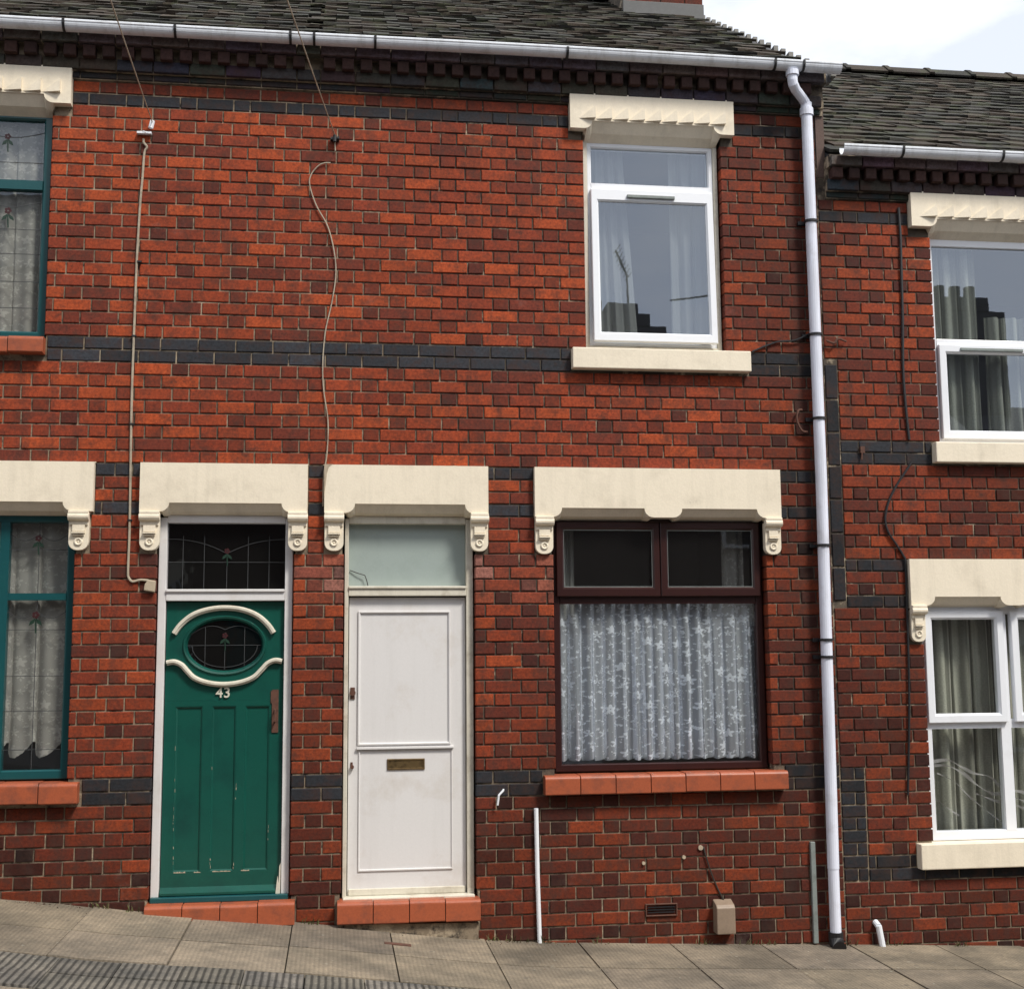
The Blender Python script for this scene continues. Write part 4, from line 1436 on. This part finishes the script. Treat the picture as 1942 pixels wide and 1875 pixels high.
roof(right, 3.305, XR, 5.665+DZ-.01, 7.53)
gutter(right, 3.36, XR, 5.640+DZ, [3.78, 4.5, 5.4])
rooms(right, [(3.3, 5.6, -.3, 2.5), (3.3, 7.2, 2.7, 4.9)])
lintel(right, 3.765, 5.23, 2.274, 1.966, [(3.872, 4.455), (4.535, 5.12)], 2.024, 1.945)
console(right, 3.815, 1.966, .10); console(right, 5.175, 1.966, .108)
lintel(right, 3.893, 5.10, 5.395+DZ, 5.150+DZ, [(4.02, 4.985)], 5.205+DZ, 5.095+DZ, y0=-.055, teeth=True, ybk=.06)
obj('window_sill', MB().box(3.985, 5.04, -.062, .12, 2.924, 3.062), M['cream'], right, bevel=.006)
obj('window_sill', MB().box(3.745, 5.25, -.065, .12, .272, .432), M['cream'], right, bevel=.006)
wR = MB().ring(3.868, 5.122, .435, 1.975, .05, .05, .06, .065, .06, .12, .004)
wR.box(3.915, 5.075, .061, .118, 1.155, 1.215)
wR.box(4.405, 4.475, .059, .119, .49, 1.92)
winR = obj('window', wR, M['upvc'], right, label='downstairs white plastic window of four lights')
for a, b in ((3.885, 4.445), (4.50, 5.10)):
    obj('casement', MB().ring(a, b, 1.195, 1.93, .058, .058, .06, .055, .032, .075, .014), M['upvc'], winR)
    pane(winR, a+.056, b-.056, 1.253, 1.877, .055)
pane(winR, 3.916, 4.406, .493, 1.156, .085); pane(winR, 4.474, 5.075, .493, 1.156, .085)
wS = MB().ring(4.054, 4.951, 3.066, 4.53, .03, .03, .04, .07, .06, .12, .004)
winS = obj('window', wS, M['upvc'], right, label='upstairs white plastic window at the right edge')
obj('fixed_frame', MB().box(4.083, 4.922, .058, .118, 3.742, 3.80), M['upvc'], winS, bevel=.004)
obj('casement', MB().ring(4.088, 4.918, 3.10, 3.755, .058, .058, .06, .06, .032, .075, .014), M['upvc'], winS)
obj('trickle_vent', MB().box(4.24, 4.70, .020, .033, 3.712, 3.735), M['greyboard'], winS, bevel=.004)
pane(winS, 4.083, 4.922, 3.80, 4.462, .08, 'glassup'); pane(winS, 4.144, 4.862, 3.158, 3.697, .055, 'glassup', tilt=R(.5))
obj('front_door', MB().box(5.9, 6.8, .06, .11, -.35, 1.95), M['green'], right)
cr = [(3.822, 4.70), (3.826, 4.5), (3.822, 4.3), (3.814, 3.932), (3.800, 3.564), (3.806, 3.30), (3.820, 3.08)]
obj('black_cable', MB().tube(smooth_path([(a, -.012, b) for a, b in cr]), .010, 6), M['black'], right)
cr2 = [(3.83, 2.93), (3.78, 2.86), (3.714, 2.769), (3.655, 2.66), (3.625, 2.55), (3.640, 2.46), (3.696, 2.37), (3.738, 2.30), (3.752, 2.24), (3.748, 1.9), (3.738, 1.44), (3.72, 1.1), (3.695, .74)]
obj('black_cable', MB().tube(smooth_path([(a, -.012, b) for a, b in cr2]), .008, 6), M['black'], right)
obj('old_bracket', MB().tube(smooth_path([(3.26, -.02, 3.75), (3.31, -.03, 3.73), (3.34, -.03, 3.76), (3.40, -.02, 3.745)]), .008, 6), M['rust'], right)
obj('pipe_stub', MB().tube([(3.445, -.04, -.065), (3.465, -.045, -.20)], .020, 10).tube([(3.44, .0, -.05), (3.445, -.04, -.07)], .020, 10), M['gutter'], right)
obj('wall_anchor', MB().box(3.47, 3.50, -.02, .002, 2.985, 3.03).tube([(3.485, -.015, 3.02), (3.475, -.015, 2.94)], .006, 6), M['rust'], right)

# ================================================================== THINGS INSIDE AND ABOUT
curtain('lace_curtain', 1.44, 2.745, .985, 2.02, .172, 19, .055, 'lace', 'white flowered lace curtain hanging in the brown downstairs window', seed=4, over=2.4, hem=.025, dens=2.2)
curtain('side_curtain', 1.43, 1.56, 1.2, 2.50, .26, 1.6, .02, 'sheer', 'pale narrow curtain hanging at the left end of the brown window', seed=21, over=.8)
curtain('side_curtain', 2.56, 2.73, 1.2, 2.50, .26, 1.6, .02, 'net', 'grey narrow curtain hanging at the right end of the brown window', seed=22, over=.8)
curtain('voile_curtain', 1.70, 2.00, 3.72, 5.12, .17, 3, .02, 'sheer', 'sheer cream curtain at the left side of the upstairs white window', seed=2, over=.8, dens=1.5, taper=.30)
curtain('voile_curtain', 2.25, 2.56, 3.72, 5.12, .17, 3.2, .02, 'sheer', 'sheer cream curtain at the right side of the upstairs white window', seed=5, over=.8, dens=1.5)
curtain('net_curtain', -2.94, -1.63, 1.06, 2.50, .17, 8, .018, 'net', 'pale net curtain behind the teal downstairs leaded window', seed=8, over=1.1, hem=.10, dens=1.5)
curtain('net_curtain', -2.72, -1.86, 3.66, 5.08, .15, 6, .018, 'net', 'pale net curtain behind the teal upstairs leaded window', seed=9, over=1.1, dens=1.5)
curtain('striped_curtain', 3.90, 4.46, .44, 1.96, .22, 4, .03, 'stripe', 'grey striped curtain behind the left lights of the four-light white window', seed=11, over=.8, dens=1.5)
curtain('striped_curtain', 4.47, 5.09, .44, 1.96, .22, 4, .03, 'stripe', 'grey striped curtain behind the right lights of the four-light white window', seed=12, over=.8, dens=1.5)
curtain('striped_curtain', 4.50, 4.93, 3.08, 4.00, .20, 3.2, .03, 'stripe', 'grey striped curtain low behind the right half of the upstairs window at right', seed=14, over=.8, dens=1.5)
curtain('striped_curtain', 4.07, 4.47, 3.08, 4.50, .17, 3.2, .03, 'stripe', 'grey striped curtain drawn aside in the upstairs window at right', seed=13, over=.8, dens=1.5)

def ribbon(mb, pts, w, y, tw):
    P_ = smooth_path([(a, y, b) for a, b in pts], 6)
    vs = []
    for i, p in enumerate(P_):
        t = (P_[min(i+1, len(P_)-1)] - P_[max(i-1, 0)]).normalized()
        nr = Vector((-t.z, 0, t.x))
        ww = w*(.6 + .4*math.sin(i*.5+tw))
        vs += [(p + nr*ww + Vector((0, .006*math.sin(i*.7+tw), 0))), (p - nr*ww)]
    mb.add(vs, [(2*i, 2*i+2, 2*i+3, 2*i+1) for i in range(len(P_)-1)])
pm = bpy.data.materials.new('crumpled_clear_plastic'); pm.use_nodes = True
n_, l_ = pm.node_tree.nodes, pm.node_tree.links; n_.clear()
o_ = n_.new('ShaderNodeOutputMaterial'); t_ = n_.new('ShaderNodeBsdfTransparent'); g_ = n_.new('ShaderNodeBsdfPrincipled')
g_.inputs['Base Color'].default_value = (.42, .40, .40, 1); g_.inputs['Roughness'].default_value = .18
x_ = n_.new('ShaderNodeMixShader'); x_.inputs[0].default_value = .62
l_.new(t_.outputs[0], x_.inputs[1]); l_.new(g_.outputs[0], x_.inputs[2]); l_.new(x_.outputs[0], o_.inputs['Surface'])
rb = MB()
ribbon(rb, [(3.93, .93), (4.06, .945), (4.15, .90), (4.24, .855), (4.35, .83), (4.42, .77), (4.50, .74), (4.60, .72)], .011, .15, 0)
ribbon(rb, [(3.93, .91), (4.06, .905), (4.16, .86), (4.26, .78), (4.36, .72), (4.46, .71), (4.6, .66)], .012, .16, 1)
ribbon(rb, [(3.98, .86), (4.10, .80), (4.20, .70), (4.30, .62), (4.40, .54), (4.46, .50)], .005, .145, 2)
ribbon(rb, [(4.25, .72), (4.33, .69), (4.42, .66), (4.52, .64), (4.62, .60)], .010, .15, 3)
ribbon(rb, [(3.95, .70), (4.06, .62), (4.12, .58)], .006, .15, 3)
obj('crumpled_plastic', rb, pm, None, smooth=True, label='crumpled clear plastic wrap lying behind the glass of the four-light white window', category='plastic wrap')

def overhead(a, px, py, dist, name, label):
    A_ = Vector(a)
    r_ = ray(px, py); B_ = Vector((0, -CAM_D, CAM_H)) + r_*(dist/r_.y)
    E_ = A_ + (B_-A_)*(9.3/abs((B_-A_).y))
    pts = []
    for i in range(31):
        t = i/30
        p = A_.lerp(E_, t); p.z -= .25*4*t*(1-t)*.25
        pts.append(p)
    return obj(name, MB().tube(pts, .0035, 6), M['wire'], None, label=label, category='cable', group='overhead telephone wires')
overhead((-1.19, -.03, 5.06), 215, 0, 6.2, 'overhead_wire', 'overhead wire running from the bracket above the green door')
overhead((-.034, -.03, 5.03), 550, 0, 6.2, 'overhead_wire', 'overhead wire running from the bracket above the white door')

cv = MB()
xa, xb, ya, yb = .295, .450, -.40, -.355
cv.box(xa, xb, ya, yb, 0, .014)
cv.v = [(x_, y_, z_ + zg(x_) - .001) for x_, y_, z_ in cv.v]
obj('stopcock_cover', cv, M['rust'], None, bevel=.002, label='small rusty iron cover set in the paving slab below the white door', category='access cover')

gr = MB()
for _ in range(900):
    x = random.uniform(-2.6, 5.2)
    if .0 < x < .9 or -1.1 < x < -.22:
        if random.random() < .7: continue
    y = -.015 - abs(random.gauss(0, .05))
    if random.random() < .12: y = random.uniform(-1.3, -.02)
    sz = random.uniform(.002, .009)
    k = random.uniform(.4, 1.0)
    c = random.choice([(.42*k, .38*k, .30*k), (.10*k, .08*k, .06*k), (.25*k, .10*k, .06*k), (.12*k, .12*k, .07*k)])
    z = zg(x) + .002
    p = [(x+random.uniform(-1, 1)*sz, y+random.uniform(-1, 1)*sz, z) for _ in range(3)] + [(x, y, z+sz*1.1)]
    gr.add(p, [(0, 1, 3), (1, 2, 3), (2, 0, 3), (0, 2, 1)], c)
obj('grit', gr, M['brickwork'], None, kind='stuff', label='grit and mortar crumbs along the foot of the wall', category='grit')
wd = MB()
for cx_, n_b in ((-2.0, 8), (-1.35, 14), (-1.18, 10), (-.15, 10), (.94, 16), (1.10, 12), (1.30, 14), (1.62, 8), (2.30, 9), (2.62, 14), (2.75, 10), (3.25, 10), (3.55, 8), (4.0, 10)):
    for _ in range(n_b):
        x = cx_ + random.gauss(0, .035); y = -.012 - random.random()*.02
        h_ = random.uniform(.015, .06); dx = random.uniform(-.03, .03); dy = -random.uniform(0, .03); w_ = .0025
        k = random.uniform(.6, 1.3)
        z = zg(x)
        wd.add([(x-w_, y, z), (x+w_, y, z), (x+dx*.5+w_, y+dy*.4, z+h_*.7), (x+dx, y+dy, z+h_), (x+dx*.5-w_, y+dy*.4, z+h_*.7)], [(0, 1, 2, 3, 4)], random.choice([(.10*k, .12*k, .04*k), (.20*k, .17*k, .09*k)]))
obj('weeds', wd, M['brickwork'], None, kind='stuff', label='sparse dry weeds growing in the joint between wall and pavement', category='weeds')

# ================================================================== TERRACE ACROSS THE STREET (seen in the panes)
opp = empty('terrace_across_street', (4, -9.6, 0), category='terrace', label='dark brick terrace across the street reflected in the window panes')
YO = -9.62
def oz(xc): return -.135*(xc - 5) if xc < 5 else -.24*(xc - 5)
for k in range(10):
    xo = -17 + k*4.4
    h = oz(xo+2.2)
    xe = xo + 4.4 - .003
    obj('wall', MB().box(xo, xe, YO-7.4, YO, h-1.8, 5.55+h), M['oppbrick'], opp)
    rv = [(xo, YO+.2, 5.5+h), (xe, YO+.2, 5.5+h), (xe, YO-3.7, 7.9+h), (xo, YO-3.7, 7.9+h), (xo, YO-7.6, 5.5+h), (xe, YO-7.6, 5.5+h)]
    obj('roof', MB().add(rv, [(0, 1, 2, 3), (3, 2, 5, 4), (0, 3, 4), (1, 5, 2), (0, 4, 5, 1)]), M['opproof'], opp)
    gz = zg(xo+2)*.9
    for a, b, c, d in ((xo+.35, xo+1.75, gz+.9, gz+2.5), (xo+.5, xo+1.4, 3.7+h, 5.0+h)):
        wf = MB().ring(a, b, c, d, .06, .06, .06, .06, -.05, 0)
        wf.v = [(x_, YO-y_, z_) for x_, y_, z_ in wf.v]
        obj('window', wf, M['white'], opp)
        obj('pane', MB().box(a+.05, b-.05, YO-.01, YO+.015, c+.05, d-.05), M['black'], opp)
        obj('lintel', MB().box(a-.12, b+.12, YO, YO+.05, d, d+.28), M['cream'], opp)
    obj('door', MB().box(xo+2.3, xo+3.1, YO, YO+.04, gz+.1, gz+2.1), M['teal'] if k % 2 else M['white'], opp)
r_ = ray(1200, 605)
chx = r_.x/r_.y*(CAM_D + 9.62 + 3.7)
YC = YO - 3.7
for cxo in (chx-.05, chx-8.8, chx+13.2):
    h = oz(cxo)
    cm = MB()
    cm.box(cxo-.62, cxo+.62, YC-.4, YC+.4, 6.6+h, 8.30+h).box(cxo-.62, cxo+.34, YC-.42, YC+.42, 8.30+h, 8.52+h)
    cm.box(cxo-.40, cxo+.14, YC-.38, YC+.38, 8.52+h, 8.72+h)
    co = obj('chimney', cm, M['opproof'], opp)
    for q in (-.52, -.2, .05):
        obj('chimney_pot', MB().tube([(cxo+q, YC, 8.3+h), (cxo+q, YC, 8.82+h if q > -.5 else 8.86+h)], .10, 10), M['opproof'], co)
r2 = ray(1830, 560)
cx2 = r2.x/r2.y*(CAM_D + 9.62 + 3.7)
co = obj('chimney', MB().box(cx2-.62, cx2+.62, YC-.4, YC+.4, 5.5, 7.75).box(cx2-.56, cx2+.30, YC-.42, YC+.42, 7.75, 8.0), M['opproof'], opp)
for q in (-.42, -.12, .16):
    obj('chimney_pot', MB().tube([(cx2+q, YC, 7.9), (cx2+q, YC, 8.3)], .10, 10), M['opproof'], co)
am = MB().tube([(chx, YC, 8.6), (chx, YC, 9.40)], .018, 6)
am.tube([(chx+.02, YC, 9.34), (chx-.16, YC-.1, 9.86)], .020, 6)
for q in range(8):
    t = q/7
    cxa, cza = chx+.02-.18*t, 9.34+.52*t
    am.tube([(cxa-.01, YC-.22, cza), (cxa+.01, YC+.22, cza)], .006, 5)
    am.tube([(cxa-.05, YC, cza-.02), (cxa+.05, YC, cza+.02)], .004, 5)
obj('aerial', am, M['black'], opp)
obj('street_wire', MB().tube([(chx+.5, YC+1, 8.55), (chx+9, YC+3, 9.3)], .016, 5), M['black'], opp)
